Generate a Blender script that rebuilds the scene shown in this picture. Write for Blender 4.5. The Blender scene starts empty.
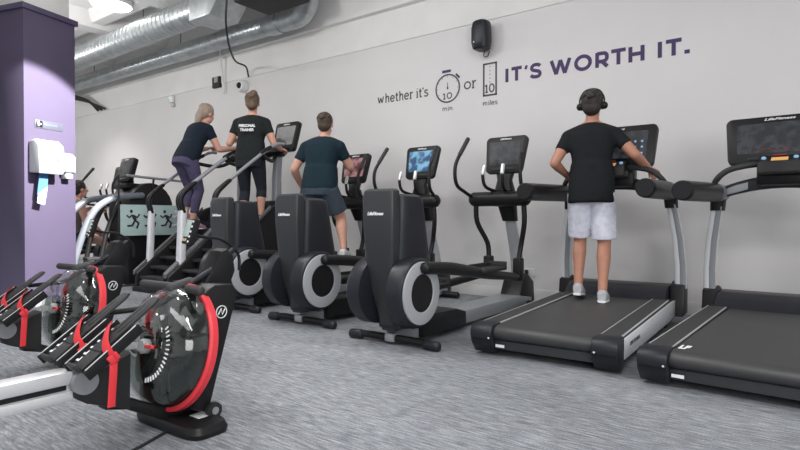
import bpy, bmesh, math, random
from math import sin, cos, pi, radians as R
from mathutils import Vector as V, Matrix, Euler
random.seed(7)
SC = bpy.context.scene
COL = SC.collection
# ---------------------------------------------------------------- materials
MATS = {}
def mat(name, col, rough=.5, metal=0, noise=0, nscale=40, bump=0, spec=.5, emit=None, es=1, coat=0, stretch=None):
    if name in MATS: return MATS[name]
    m = bpy.data.materials.new(name); m.use_nodes = True
    nt = m.node_tree; b = nt.nodes['Principled BSDF']
    b.inputs['Base Color'].default_value = (*col, 1); b.inputs['Roughness'].default_value = rough
    b.inputs['Metallic'].default_value = metal; b.inputs['Specular IOR Level'].default_value = spec
    b.inputs['Coat Weight'].default_value = coat
    if emit: b.inputs['Emission Color'].default_value = (*emit, 1); b.inputs['Emission Strength'].default_value = es
    if noise or bump:
        tc = nt.nodes.new('ShaderNodeTexCoord'); n = nt.nodes.new('ShaderNodeTexNoise')
        n.inputs['Scale'].default_value = nscale; n.inputs['Detail'].default_value = 4
        if stretch:
            mp = nt.nodes.new('ShaderNodeMapping'); mp.inputs['Scale'].default_value = stretch
            nt.links.new(tc.outputs['Object'], mp.inputs[0]); nt.links.new(mp.outputs[0], n.inputs['Vector'])
        else: nt.links.new(tc.outputs['Object'], n.inputs['Vector'])
        if noise:
            r = nt.nodes.new('ShaderNodeValToRGB')
            r.color_ramp.elements[0].position = .3; r.color_ramp.elements[1].position = .7
            r.color_ramp.elements[0].color = (*[c*(1-noise) for c in col], 1)
            r.color_ramp.elements[1].color = (*[min(1, c*(1+noise)) for c in col], 1)
            nt.links.new(n.outputs[0], r.inputs[0]); nt.links.new(r.outputs[0], b.inputs['Base Color'])
        if bump:
            bp = nt.nodes.new('ShaderNodeBump'); bp.inputs['Strength'].default_value = bump; bp.inputs['Distance'].default_value = .004
            nt.links.new(n.outputs[0], bp.inputs['Height']); nt.links.new(bp.outputs[0], b.inputs['Normal'])
    MATS[name] = m
    return m
BLK = mat('black_plastic', (.011,.011,.012), .42, spec=.3, noise=.15, nscale=200, bump=.05)
BLK2 = mat('matte_black', (.016,.016,.017), .7, noise=.15, nscale=90)
RUB = mat('rubber_grip', (.028,.028,.030), .62, bump=.3, nscale=220)
CHAR = mat('charcoal_shell', (.029,.031,.034), .38, noise=.05, nscale=300, bump=.05)
CHAR2 = mat('dark_shell', (.017,.018,.024), .40, spec=.35, bump=.05, nscale=300)
SILV = mat('silver_paint', (.74,.75,.77), .34, .15, noise=.04, nscale=150)
SILD = mat('dark_silver_paint', (.27,.28,.30), .38, .1, noise=.04, nscale=150)
ALU = mat('brushed_aluminium', (.78,.79,.80), .3, .45, noise=.06, nscale=60, stretch=(30,1,30))
WPAINT = mat('white_paint', (.72,.72,.72), .35, noise=.02)
BELT = mat('treadmill_belt', (.045,.045,.046), .45, noise=.18, nscale=260, bump=.2)
STRIP = mat('foot_rail_rubber', (.040,.040,.041), .7, bump=.4, nscale=180)
TRIM = mat('pale_trim', (.55,.55,.54), .4, noise=.03)
RED = mat('red_plastic', (.74,.045,.06), .38, noise=.05, nscale=80)
REDS = mat('red_strap', (.74,.035,.045), .6, bump=.3, nscale=300)
WHITE = mat('white_print', (.85,.85,.86), .45, noise=.02)
PURP = mat('purple_print', (.050,.027,.105), .6, noise=.05)
GREYP = mat('grey_print', (.075,.07,.08), .6, noise=.05)
STRG = mat('grey_stringer', (.10,.10,.11), .45, noise=.05)
MIDS = mat('mid_silver_paint', (.15,.165,.19), .35, 0, noise=.04)
SCR_D = mat('dark_screen', (.012,.013,.015), .12, noise=.2, nscale=10, coat=.5)
def screen(name, c1, c2, es, scale):
    m = mat(name, (.02,.02,.02), .15, coat=.4); nt = m.node_tree; b = nt.nodes['Principled BSDF']
    tc = nt.nodes.new('ShaderNodeTexCoord'); n = nt.nodes.new('ShaderNodeTexNoise'); n.inputs['Scale'].default_value = scale
    r = nt.nodes.new('ShaderNodeValToRGB'); r.color_ramp.elements[0].position = .42; r.color_ramp.elements[1].position = .62
    r.color_ramp.elements[0].color = (*c1,1); r.color_ramp.elements[1].color = (*c2,1)
    nt.links.new(tc.outputs['Object'], n.inputs['Vector']); nt.links.new(n.outputs[0], r.inputs[0])
    nt.links.new(r.outputs[0], b.inputs['Emission Color']); b.inputs['Emission Strength'].default_value = es
    return m
SCR_B = screen('blue_screen', (.02,.09,.22), (.25,.55,.8), .8, 14)
SCR_R = screen('red_screen', (.10,.02,.03), (.42,.22,.22), .8, 9)
SCR_G = screen('grey_screen', (.05,.06,.065), (.17,.18,.185), .25, 8)
SCR_K = screen('dim_screen', (.010,.011,.014), (.035,.04,.05), .8, 16)
LCD = mat('lcd_screen', (.30,.36,.34), .25, emit=(.35,.45,.42), es=.25, noise=.05)
SKIN = mat('skin', (.56,.30,.22), .5, noise=.05, nscale=30)
SKIN2 = mat('tanned_skin', (.46,.215,.14), .5, noise=.05, nscale=30)
def cloth(name, c): return mat(name, c, .85, noise=.12, nscale=25, bump=.4, spec=.2)
ICONB = mat('blue_light_icons', (.1,.2,.3), .3, emit=(.35,.55,.8), es=.5)
# wall, floor, ceiling
def floor_mat():
    m = bpy.data.materials.new('carpet_planks'); m.use_nodes = True; nt = m.node_tree; L = nt.links.new; N = nt.nodes.new
    b = nt.nodes['Principled BSDF']; b.inputs['Roughness'].default_value = .95; b.inputs['Specular IOR Level'].default_value = .15
    tc = N('ShaderNodeTexCoord')
    def noise(sc, scale, det=4):
        mp = N('ShaderNodeMapping'); mp.inputs['Scale'].default_value = sc
        n = N('ShaderNodeTexNoise'); n.inputs['Scale'].default_value = scale; n.inputs['Detail'].default_value = det
        L(tc.outputs['Object'], mp.inputs[0]); L(mp.outputs[0], n.inputs['Vector']); return n
    n1 = noise((6, 48, 1), 1.6, 5); n2 = noise((1,1,1), 120, 2); n3 = noise((.6,1.2,1), 1.1, 3); n4 = noise((16,95,1),1,3)
    br = N('ShaderNodeTexBrick'); br.inputs['Scale'].default_value = 1; br.inputs['Brick Width'].default_value = 1.0
    br.inputs['Row Height'].default_value = .25; br.inputs['Mortar Size'].default_value = .003
    br.inputs['Color1'].default_value = (.36,.36,.36,1); br.inputs['Color2'].default_value = (.62,.62,.62,1); br.inputs['Mortar'].default_value = (.3,.3,.3,1)
    L(tc.outputs['Object'], br.inputs['Vector'])
    def math_(op, a, bb):
        q = N('ShaderNodeMath'); q.operation = op
        for i, v in enumerate((a, bb)):
            if isinstance(v, (int, float)): q.inputs[i].default_value = v
            else: L(v, q.inputs[i])
        return q.outputs[0]
    s = math_('MULTIPLY', n1.outputs[0], .42)
    s = math_('ADD', s, math_('MULTIPLY', n4.outputs[0], .22))
    s = math_('ADD', s, math_('MULTIPLY', n2.outputs[0], .22))
    s = math_('ADD', s, math_('MULTIPLY', n3.outputs[0], .20))
    s = math_('ADD', s, math_('MULTIPLY', br.outputs[0], .14))
    r = N('ShaderNodeValToRGB'); e = r.color_ramp.elements
    e[0].position = .44; e[0].color = (.10,.107,.122,1); e[1].position = .78; e[1].color = (.50,.515,.54,1)
    x = e.new(.60); x.color = (.235,.247,.267,1)
    L(s, r.inputs[0]); L(r.outputs[0], b.inputs['Base Color'])
    bp = N('ShaderNodeBump'); bp.inputs['Strength'].default_value = .5; bp.inputs['Distance'].default_value = .006
    L(s, bp.inputs['Height']); L(bp.outputs[0], b.inputs['Normal'])
    return m
FLOOR = floor_mat()
WALL = mat('painted_wall', (.69,.672,.668), .75, noise=.025, nscale=1.3, bump=.05)
WALLU = mat('upper_wall_paint', (.78,.77,.755), .7, noise=.04, nscale=2.2, bump=.1)
CEIL = mat('ceiling_paint', (.82,.81,.80), .8, noise=.04, nscale=3, bump=.15)
CONC = mat('pale_concrete', (.55,.54,.53), .8, noise=.08, nscale=4, bump=.2)
COLM = mat('purple_column_paint', (.073,.060,.102), .75, noise=.03, nscale=3, spec=.2)
COLM2 = mat('purple_column_edge', (.05,.038,.085), .5, noise=.03)
GALV = mat('galvanised_steel', (.44,.47,.48), .34, .6, noise=.16, nscale=9, bump=.1)

# ---------------------------------------------------------------- mesh helpers
def addv(bm, co, M=None): return bm.verts.new(M @ V(co) if M else V(co))
def box(bm, x0,x1,y0,y1,z0,z1, bev=0, seg=2, M=None):
    t = bmesh.new(); r = bmesh.ops.create_cube(t, size=1)
    for v in t.verts: v.co = V(((x0+x1)/2+v.co.x*(x1-x0), (y0+y1)/2+v.co.y*(y1-y0), (z0+z1)/2+v.co.z*(z1-z0)))
    if bev:
        bev = min(bev, .49*min(abs(x1-x0),abs(y1-y0),abs(z1-z0)))
        bmesh.ops.bevel(t, geom=list(t.edges), offset=bev, segments=seg, profile=.5, affect='EDGES')
    merge(bm, t, M)
def merge(bm, t, M=None):
    mp = {v: bm.verts.new(M @ v.co if M else v.co) for v in t.verts}
    for f in t.faces:
        try: bm.faces.new([mp[v] for v in f.verts])
        except ValueError: pass
    t.free()
def prism(bm, poly, axis, a, b, bev=0, seg=2, M=None, scale_b=None):
    """poly of 2D points; axis 'x': (y,z) extruded x from a to b; 'y': (x,z); 'z': (x,y)"""
    t = bmesh.new()
    def P(p, h):
        if axis == 'x': return (h, p[0], p[1])
        if axis == 'y': return (p[0], h, p[1])
        return (p[0], p[1], h)
    A = [t.verts.new(P(p, a)) for p in poly]; B = [t.verts.new(P(p, b)) for p in poly]
    n = len(poly)
    fa = t.faces.new(A[::-1]); fb = t.faces.new(B)
    for i in range(n): t.faces.new((A[i], A[(i+1)%n], B[(i+1)%n], B[i]))
    bmesh.ops.recalc_face_normals(t, faces=t.faces)
    if bev:
        es = [e for e in t.edges if (e.verts[0] in A) == (e.verts[1] in A)]
        bmesh.ops.bevel(t, geom=es, offset=bev, segments=seg, profile=.5, affect='EDGES', clamp_overlap=True)
    merge(bm, t, M)
def smooth_path(pts, k=6):
    pts = [V(p) for p in pts]
    if len(pts) < 3: return pts
    out = []
    for i in range(len(pts)-1):
        p0 = pts[max(i-1,0)]; p1 = pts[i]; p2 = pts[i+1]; p3 = pts[min(i+2,len(pts)-1)]
        for j in range(k):
            t = j/k
            out.append(.5*((2*p1)+(p2-p0)*t+(2*p0-5*p1+4*p2-p3)*t*t+(3*p1-p0-3*p2+p3)*t*t*t))
    out.append(pts[-1]); return out
def tube(bm, pts, r, seg=12, sm=0, M=None, flat=1, up=(0,0,1), caps=True, rnd=False):
    """sweep; r number or list per input point; flat scales the section along the 'up' related axis"""
    n0 = len(pts)
    rs = r if isinstance(r, (list,tuple)) else [r]*n0
    if sm:
        P = smooth_path(pts, sm); q = len(P)
        rr = []
        for i in range(q):
            f = i/(q-1)*(n0-1); a = min(int(f), n0-2) if n0 > 1 else 0; rr.append(rs[a]*(1-(f-a))+rs[a+1]*(f-a))
        rs = rr
    else: P = [V(p) for p in pts]
    if rnd:
        d0 = (P[0]-P[1]).normalized(); d1 = (P[-1]-P[-2]).normalized(); r0, r1 = rs[0], rs[-1]
        pre = [(P[0]+d0*r0*.35*0 + d0*r0*sin(a)*.8, r0*cos(a)) for a in (R(80),R(50),R(25))]
        post = [(P[-1]+d1*r1*sin(a)*.8, r1*cos(a)) for a in (R(25),R(50),R(80))]
        P = [p for p,_ in pre]+P+[p for p,_ in post]; rs = [q for _,q in pre]+list(rs)+[q for _,q in post]
    up = V(up); rings = []; prev = None
    for i, p in enumerate(P):
        d = (P[min(i+1,len(P)-1)]-P[max(i-1,0)]).normalized()
        if prev is None:
            u = up - d*up.dot(d)
            if u.length < .05: u = V((1,0,0)) - d*d.x
            if u.length < .05: u = V((0,1,0)) - d*d.y
        else:
            u = prev - d*prev.dot(d)
        u.normalize(); prev = u; s = d.cross(u)
        rings.append([addv(bm, p + s*cos(2*pi*k/seg)*rs[i] + u*sin(2*pi*k/seg)*rs[i]*flat, M) for k in range(seg)])
    for a, b in zip(rings, rings[1:]):
        for k in range(seg): bm.faces.new((a[k], a[(k+1)%seg], b[(k+1)%seg], b[k]))
    if caps:
        bm.faces.new(rings[0][::-1]); bm.faces.new(rings[-1])
def lathe(bm, prof, c=(0,0,0), axis='z', seg=32, M=None, close=False):
    """prof list of (r, h)"""
    c = V(c)
    def P(r, h, a):
        if axis == 'z': o = V((r*cos(a), r*sin(a), h))
        elif axis == 'x': o = V((h, r*cos(a), r*sin(a)))
        else: o = V((r*cos(a), h, r*sin(a)))
        return c+o
    rings = []
    for r, h in prof:
        rings.append([addv(bm, P(r,h,0), M)] if r < 1e-6 else [addv(bm, P(r,h,2*pi*k/seg), M) for k in range(seg)])
    for a, b in zip(rings, rings[1:]):
        for k in range(seg):
            k2 = (k+1)%seg
            if len(a) == 1 and len(b) == 1: continue
            if len(a) == 1: bm.faces.new((a[0], b[k2], b[k]))
            elif len(b) == 1: bm.faces.new((a[k], a[k2], b[0]))
            else: bm.faces.new((a[k], a[k2], b[k2], b[k]))
    if not close:
        for rr, fl in ((rings[0], True), (rings[-1], False)):
            if len(rr) > 2: bm.faces.new(rr[::-1] if fl else rr)
    else:
        a, b = rings[-1], rings[0]
        for k in range(seg): bm.faces.new((a[k], a[(k+1)%seg], b[(k+1)%seg], b[k]))
def loft(bm, secs, seg=24, M=None, p=2.0):
    """secs: (center, rx, ry, [yaw/tilt matrix]); section in local xy plane of matrix; superellipse exponent p"""
    rings = []
    for s in secs:
        c = V(s[0]); rx, ry = s[1], s[2]; m = s[3] if len(s) > 3 else Matrix.Identity(3)
        ring = []
        for k in range(seg):
            a = 2*pi*k/seg; ca, sa = cos(a), sin(a)
            x = math.copysign(abs(ca)**(2/p), ca)*rx; y = math.copysign(abs(sa)**(2/p), sa)*ry
            ring.append(addv(bm, c + m @ V((x,y,0)), M))
        rings.append(ring)
    for a, b in zip(rings, rings[1:]):
        for k in range(seg): bm.faces.new((a[k], a[(k+1)%seg], b[(k+1)%seg], b[k]))
    bm.faces.new(rings[0][::-1]); bm.faces.new(rings[-1])
def ell(bm, c, rx, ry, rz, M=None, seg=20, rot=None):
    t = bmesh.new(); bmesh.ops.create_uvsphere(t, u_segments=seg, v_segments=max(8,seg//2), radius=1)
    m = Matrix.Translation(V(c)) @ (rot.to_4x4() if rot else Matrix.Identity(4)) @ Matrix.Diagonal((rx,ry,rz,1))
    merge(bm, t, (M @ m) if M else m)
def make(name, bm, m, parent=None, loc=None, rot=None, label=None, sharp=38):
    bmesh.ops.recalc_face_normals(bm, faces=bm.faces)
    for f in bm.faces: f.smooth = True
    for e in bm.edges:
        if len(e.link_faces) == 2 and e.calc_face_angle(0) > R(sharp): e.smooth = False
    me = bpy.data.meshes.new(name); bm.to_mesh(me); bm.free()
    o = bpy.data.objects.new(name, me); COL.objects.link(o)
    for q in (m if isinstance(m, (list,tuple)) else [m]): me.materials.append(q)
    if parent: o.parent = parent
    if loc: o.location = loc
    if rot: o.rotation_euler = rot
    if label: o['label'] = label
    return o
def part(name, fn, m, parent=None, label=None, **k):
    bm = bmesh.new(); fn(bm); return make(name, bm, m, parent, label=label, **k)
def thing(name, label, cat, loc=(0,0,0), rz=0, group=None):
    o = bpy.data.objects.new(name, None); COL.objects.link(o); o.empty_display_size = .1
    o.location = loc; o.rotation_euler = (0,0,rz); o['label'] = label; o['category'] = cat
    if group: o['group'] = group
    return o
def tag(o, label, cat, group=None):
    o['label'] = label; o['category'] = cat
    if group: o['group'] = group
    return o
def struct(name, fn, m, parent=None):
    o = part(name, fn, m, parent)
    if not parent: o['kind'] = 'structure'
    return o
def copy_tree(o, parent=None):
    c = o.copy(); COL.objects.link(c); c.parent = parent
    for ch in list(o.children):
        copy_tree(ch, c)
    return c
def remesh(name, bm, m, vox, parent=None, smooth=4, label=None):
    me = bpy.data.meshes.new('tmp'); bmesh.ops.recalc_face_normals(bm, faces=bm.faces); bm.to_mesh(me); bm.free()
    t = bpy.data.objects.new('tmp', me); COL.objects.link(t)
    md = t.modifiers.new('r', 'REMESH'); md.mode = 'VOXEL'; md.voxel_size = vox; md.use_smooth_shade = True
    if smooth: s = t.modifiers.new('s', 'SMOOTH'); s.factor = .5; s.iterations = smooth
    dg = bpy.context.evaluated_depsgraph_get(); dg.update()
    nm = bpy.data.meshes.new_from_object(t.evaluated_get(dg)); nm.name = name
    bpy.data.objects.remove(t); bpy.data.meshes.remove(me)
    for p in nm.polygons: p.use_smooth = True
    nm.materials.clear(); nm.materials.append(m)
    o = bpy.data.objects.new(name, nm); COL.objects.link(o)
    if parent: o.parent = parent
    if label: o['label'] = label
    return o
def textbm(s, height=None, width=None, bold=0.0, ext=.0015, shear=0, spacing=1.0):
    """flat lettering mesh in XZ plane, lower left at origin, facing -Y"""
    cu = bpy.data.curves.new('t', 'FONT'); cu.body = s; cu.size = 1; cu.offset = bold; cu.extrude = .001; cu.shear = shear
    cu.resolution_u = 4; cu.space_character = spacing
    t = bpy.data.objects.new('t', cu); COL.objects.link(t)
    dg = bpy.context.evaluated_depsgraph_get(); dg.update()
    me = bpy.data.meshes.new_from_object(t.evaluated_get(dg)); bpy.data.objects.remove(t); bpy.data.curves.remove(cu)
    xs = [v.co.x for v in me.vertices]; ys = [v.co.y for v in me.vertices]
    x0, x1, y0, y1 = min(xs), max(xs), min(ys), max(ys)
    sy = (height/(y1-y0)) if height else None; sx = (width/(x1-x0)) if width else sy
    if sy is None: sy = sx
    bm = bmesh.new(); bm.from_mesh(me); bpy.data.meshes.remove(me)
    for v in bm.verts:
        v.co = V(((v.co.x-x0)*sx, -ext if v.co.z > 0 else 0, (v.co.y-y0)*sy))
    return bm
def xform(bm, M):
    for v in bm.verts: v.co = M @ v.co
    return bm

# ---------------------------------------------------------------- camera (stands 5.67 m from the long wall)
YAW = R(36.5); F = 555.0; CH = .88; HZ = 219.0
WY = 5.67
cam = bpy.data.cameras.new('camera'); co = bpy.data.objects.new('camera', cam); COL.objects.link(co)
cam.sensor_width = 36; cam.lens = F/800*36; cam.clip_start = .05
co.location = (0,0,CH); co.rotation_euler = (R(90)-math.atan((225-HZ)/F), 0, YAW); SC.camera = co
def on_wall(px, py, Y=WY):
    """point of the long wall seen at a pixel of the photograph (used only to measure positions)"""
    r = (px-400)/F; c, s = cos(YAW), sin(YAW)
    X = (r*c - s)*Y/(c + r*s)
    D = -X*s + Y*c
    return X, CH + (HZ-py)/F*D

# ---------------------------------------------------------------- setting
struct('floor', lambda b: box(b, -16, 7, -6, WY+.3, -.1, 0), FLOOR)
def wall_back(b):
    box(b, -16, 7, WY, WY+.3, 0, 3.13)
struct('wall_back', wall_back, WALL)
struct('trim_1', lambda b: box(b, -16, 7, WY-.014, WY+.3, 3.13, 3.55, .006), WALLU)
struct('trim_2', lambda b: box(b, -16, 7, WY-.09, WY+.3, 3.55, 4.3, .008), WALLU)
struct('baseboard_back', lambda b: box(b, -16, 7, WY-.02, WY, 0, .12, .006), mat('skirting_paint', (.70,.69,.68), .5, noise=.02))
struct('wall_left', lambda b: box(b, -16.3, -16, -6, WY+.3, 0, 4.3), WALL)
def ceiling(b):
    box(b, -16, 7, -6, WY+.3, 4.2, 4.4)
    for i in range(12):
        x = -15.2+i*1.9
        prism(b, [(x-.28,4.2),(x+.28,4.2),(x+.14,3.98),(x-.14,3.98)], 'y', -6, WY-.09)
    for y in (-4.4,-2.6,-.8,1.0,2.8,4.35):
        prism(b, [(y-.2,4.2),(y+.2,4.2),(y+.09,4.04),(y-.09,4.04)], 'x', -16, 7)
struct('ceiling', ceiling, CEIL)

# column (purple), turned a little against the wall
CX, CY, CR = -6.786, 2.394, R(16)
MC = Matrix.Translation((CX,CY,0)) @ Matrix.Rotation(CR,4,'Z')
struct('wall_column', lambda b: box(b, -.72,0,0,.613,0,3.2, .004, M=MC), COLM)
struct('trim_3', lambda b: box(b, -.75,.025,-.025,.64,3.14,3.2, .003, M=MC), COLM2)
struct('trim_4', lambda b: box(b, -.70,-.03,.03,.57,3.2,4.2, .01, M=MC), CONC)

# column fittings: on the right face (local x=0), y 0..613
def colobj(name, label, cat, y, z):
    t = thing(name, label, cat, MC @ V((0,y,z)), CR); return t
t = colobj('wall_sign', 'small grey sign with a black pictogram square on the purple column', 'sign', .12, 1.885)
part('sign_plate', lambda b: box(b, 0,.006,0,.33,-.005,.085,.002), mat('grey_sign', (.07,.075,.10), .4, noise=.05), t)
part('pictogram_panel', lambda b: box(b, .006,.008,.01,.085,.005,.078,.001), BLK, t)
def picto(b):
    box(b, .008,.010,.03,.045,.02,.06); box(b,.008,.010,.05,.07,.035,.05); ell(b,(.009,.038,.066),.001,.008,.008)
part('pictogram', picto, WHITE, t)
bm = textbm('PRIVATE', width=.16, height=.022, bold=.0); part('lettering', lambda b: merge(b, xform(bm, Matrix.Translation((.006,.10,.035)) @ Matrix.Rotation(R(90),4,'Z'))), mat('sign_letters', (.16,.17,.2), .5, noise=.03), t)

t = colobj('paper_dispenser', 'large white hand towel dispenser on the purple column', 'dispenser', .045, 1.385)
WP = mat('white_plastic', (.40,.41,.43), .3, noise=.01)
part('cover', lambda b: prism(b, [(0,0),(0,.34),(.09,.36),(.16,.30),(.18,.03),(.15,-.01)], 'y', 0, .30, .02, 3), WP, t)
part('level_window', lambda b: box(b, .166,.182,.20,.225,.12,.19,.004), mat('blue_window', (.12,.3,.5), .2, noise=.05), t)
BLUP = mat('blue_paper', (.05,.15,.36), .7, noise=.15, nscale=30)
part('paper_sheet', lambda b: prism(b, [(.04,-.24),(.15,-.27),(.17,.0),(.07,.0)], 'x', .07, .078), BLUP, t)
part('paper_tip', lambda b: prism(b, [(.035,-.33),(.12,-.35),(.155,-.15),(.05,-.23)], 'x', .079, .083), WHITE, t, label='white end of the blue paper')
t = colobj('soap_dispenser', 'smaller white soap dispenser beside the towel dispenser', 'dispenser', .40, 1.40)
part('cover', lambda b: prism(b, [(0,0),(0,.22),(.06,.23),(.11,.19),(.11,.02),(.08,0)], 'y', 0, .13, .012, 3), WP, t)
part('drip_tray', lambda b: box(b, 0,.09,.02,.11,-.06,-.001,.01), WP, t)
part('push_bar', lambda b: box(b, .108,.122,.03,.10,.06,.14,.006), mat('grey_bar', (.35,.37,.4), .3, noise=.02), t)

# ---------------------------------------------------------------- ducts, lights, ceiling things
def duct(b, p0, p1, r, ribs=.11):
    p0, p1 = V(p0), V(p1); L = (p1-p0).length; n = int(L/ribs); pts = []; rs = []
    for i in range(n+1):
        f = i/n
        for df, k in ((-.12,1),(-.06,1.035),(.06,1.035),(.12,1)):
            q = min(max(f+df*ribs/L,0),1); pts.append(p0.lerp(p1,q)+V((1e-5*len(pts),0,0))); rs.append(r*k)
    tube(b, pts, rs, seg=28)
d1 = thing('ventilation_duct', 'thicker galvanised ceiling duct ending in a square elbow', 'duct', (0,0,0), group=None)
part('pipe', lambda b: duct(b, (-15.5,4.5,3.64), (-6.55,4.5,3.74), .185), GALV, d1)
part('elbow', lambda b: (prism(b, [(-6.65,3.50),(-6.65,3.98),(-6.15,4.1),(-5.85,4.1),(-5.85,3.85),(-6.2,3.50)], 'y', 4.27, 4.73, .02)), GALV, d1)
part('label_sticker', lambda b: box(b, -6.35,-6.22,4.262,4.268,3.72,3.86, 0), mat('sticker', (.75,.74,.82), .5, noise=.03), d1)
for x in (-13,-10.5,-8.2):
    part('hanger_rod', lambda b: tube(b, [(x,4.5,3.85),(x,4.5,4.2)], .006, 6), BLK2, d1)
d2 = thing('ventilation_duct', 'thinner galvanised duct running closest to the wall', 'duct')
part('pipe', lambda b: duct(b, (-15.5,5.25,3.67), (-5.9,5.25,3.62), .13, .09), GALV, d2)
part('bend', lambda b: tube(b, [(-5.9,5.25,3.62),(-5.6,5.25,3.63),(-5.4,5.2,3.70),(-5.25,5.1,3.82),(-5.2,5.0,3.95)], [.14,.15,.155,.15,.15], 24, sm=4), GALV, d2)
part('damper_collar', lambda b: tube(b, [(-6.15,5.25,3.62),(-5.95,5.25,3.62)], .15, 28), GALV, d2)
part('hanger_rod', lambda b: tube(b, [(-8.4,5.25,3.72),(-8.4,5.25,4.2)], .006, 6), BLK2, d2)
part('hanger_rod', lambda b: tube(b, [(-11.4,5.25,3.72),(-11.4,5.25,4.2)], .006, 6), BLK2, d2)
MO = Matrix.Translation((-5.40,4.62,3.57))
g = part('outlet_box', lambda b: box(b, -.38,.38,-.28,.28,0,.40,.01, M=MO), BLK2, d2, label='black square outlet box')
part('flange', lambda b: box(b, -.41,.41,-.31,.31,.05,.08,.004, M=MO), GALV, g)
XC, ZC = on_wall(251,78)
c = tag(part('hanging_cable', lambda b: tube(b, [(-5.66,4.15,4.2),(-5.66,4.15,3.6),(-5.75,4.2,3.3),(-6.1,4.5,3.15),(-6.63,5.0,3.14),(XC+.1,5.5,ZC+.12),(XC,5.63,ZC)], .013, 8, sm=5), BLK2), 'dark cable looping from the ceiling down to the camera on the wall', 'cable')
tag(part('cable_bundle', lambda b: [tube(b, [(-15.4+.0*k,5.0,3.55-.03*k),(-13.2,5.1,3.58-.04*k),(-12.3,5.45,3.40-.02*k),(-12.0+.15*k,5.6,3.15)], .03-.006*k, 8, sm=5) for k in range(3)], BLK2), 'black cables sagging below the ducts beside the column', 'cable')
def round_lamp(x, y, label):
    t = thing('ceiling_lamp', label, 'lamp', (x,y,4.2-.2), group='round ceiling lamps')
    part('rim', lambda b: lathe(b, [(.27,0),(.29,.02),(.29,.2),(.27,.2)], seg=40, close=True), WPAINT, t)
    part('diffuser', lambda b: lathe(b, [(0,-.03),(.14,-.025),(.24,-.005),(.265,.02),(.265,.05),(0,.05)], seg=40), mat('lamp_glow', (.9,.9,.9), .4, emit=(1,.98,.95), es=6), t)
round_lamp(-8.25, 4.05, 'round white lamp glowing on the ceiling above the duct')

# wall devices
X,Z = on_wall(482,36); 
t = thing('wall_speaker', 'black wall speaker above the slogan', 'speaker', (X+.06,WY,Z-.05))
part('bracket', lambda b: box(b, -.03,.03,-.06,0,-.05,.05,.008), BLK, t)
part('cabinet', lambda b: loft(b, [((0,-.13,-.16),.065,.07),((0,-.13,-.145),.09,.085),((0,-.135,-.08),.105,.09),((0,-.135,.08),.105,.09),((0,-.13,.145),.09,.085),((0,-.13,.16),.065,.07)], 28, p=3.2), CHAR2, t)
part('badge', lambda b: box(b, -.055,-.02,-.2225,-.2165,-.09,-.075,.002), WHITE, t)
part('wire_loop', lambda b: tube(b, [(.0,-.05,-.15),(-.02,-.04,-.19),(.0,-.035,-.215),(.03,-.03,-.20),(.04,-.02,-.15)], .006, 6, sm=4), BLK2, t)
X,Z = on_wall(245,87)
t = thing('security_camera', 'small round white camera with black lens on the wall', 'camera', (X,WY,Z))
part('housing', lambda b: lathe(b, [(.10,0),(.10,-.06),(.075,-.10),(.0,-.12)], axis='y', seg=24), WPAINT, t)
part('lens', lambda b: ell(b, (0.0,-.10,.0), .05,.045,.05), BLK, t)
X,Z = on_wall(219,83)
t = thing('wall_socket_box', 'dark open junction box under the upper wall ledge', 'box', (X,WY,Z))
part('back_box', lambda b: box(b, -.11,.09,-.05,0,-.09,.09,.006), BLK2, t)
part('cover_plate', lambda b: box(b, -.04,.05,-.06,-.05,-.01,.08,.004), mat('grey_cover', (.35,.35,.35), .5, noise=.05), t)
tag(part('conduit', lambda b: tube(b, [(X+.2,WY-.11,4.2),(X+.2,WY-.11,3.5),(X+.2,WY-.06,3.2),(X+.2,WY-.04,2.95)], .018, 8), WALLU), 'slim grey vertical conduit running up the wall by the junction box', 'pipe')
X,Z = on_wall(174,100)
t = thing('alarm_sensor', 'little white alarm sensor at the far left of the wall', 'sensor', (X,WY,Z))
part('body', lambda b: box(b, -.06,.06,-.06,0,-.06,.07,.02,3), WPAINT, t)
part('led', lambda b: ell(b, (-.02,-.06,.02), .014,.01,.014), mat('led_green', (.1,.6,.4), .3, emit=(.2,.9,.6), es=1.2), t)
part('bracket', lambda b: box(b, -.0,.07,-.05,0,-.14,-.07,.01,3), mat('sensor_grey', (.5,.5,.5), .4, noise=.03), t)
X,Z = on_wall(538,287)
t = thing('wall_plug', 'black plug in a white socket low on the wall by the treadmill', 'socket', (X-.1,WY,.3))
part('socket_plate', lambda b: box(b, -.07,.07,-.012,0,-.045,.045,.004), WPAINT, t)
part('plug', lambda b: box(b, -.045,.0,-.06,-.012,-.03,.03,.008), BLK, t)
part('cord', lambda b: tube(b, [(-.02,-.05,-.02),(-.02,-.08,-.1),(-.05,-.1,-.22),(-.12,-.12,-.29)], .006, 6, sm=4), BLK, t)

# ---------------------------------------------------------------- slogan on the wall
def decal(name, label, items):
    """items: (text, px0,py_base0, px1, cap px height at px0, bold, material)"""
    t = None
    for (s, x0, y0, x1, y1top, bold, m, pn) in items:
        X0, Z0 = on_wall(x0, y0); X1, _ = on_wall(x1, y0); _, Z1 = on_wall(x0, y1top)
        if t is None: t = thing(name, label, 'wall lettering', (X0, WY, Z0))
        bm = textbm(s, height=Z1-Z0, width=X1-X0, bold=bold)
        xform(bm, Matrix.Translation((X0-t.location.x, -.001, Z0-t.location.z)))
        make(pn, bm, m, t)
    return t
def zat(px, py): return on_wall(px, py)
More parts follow.
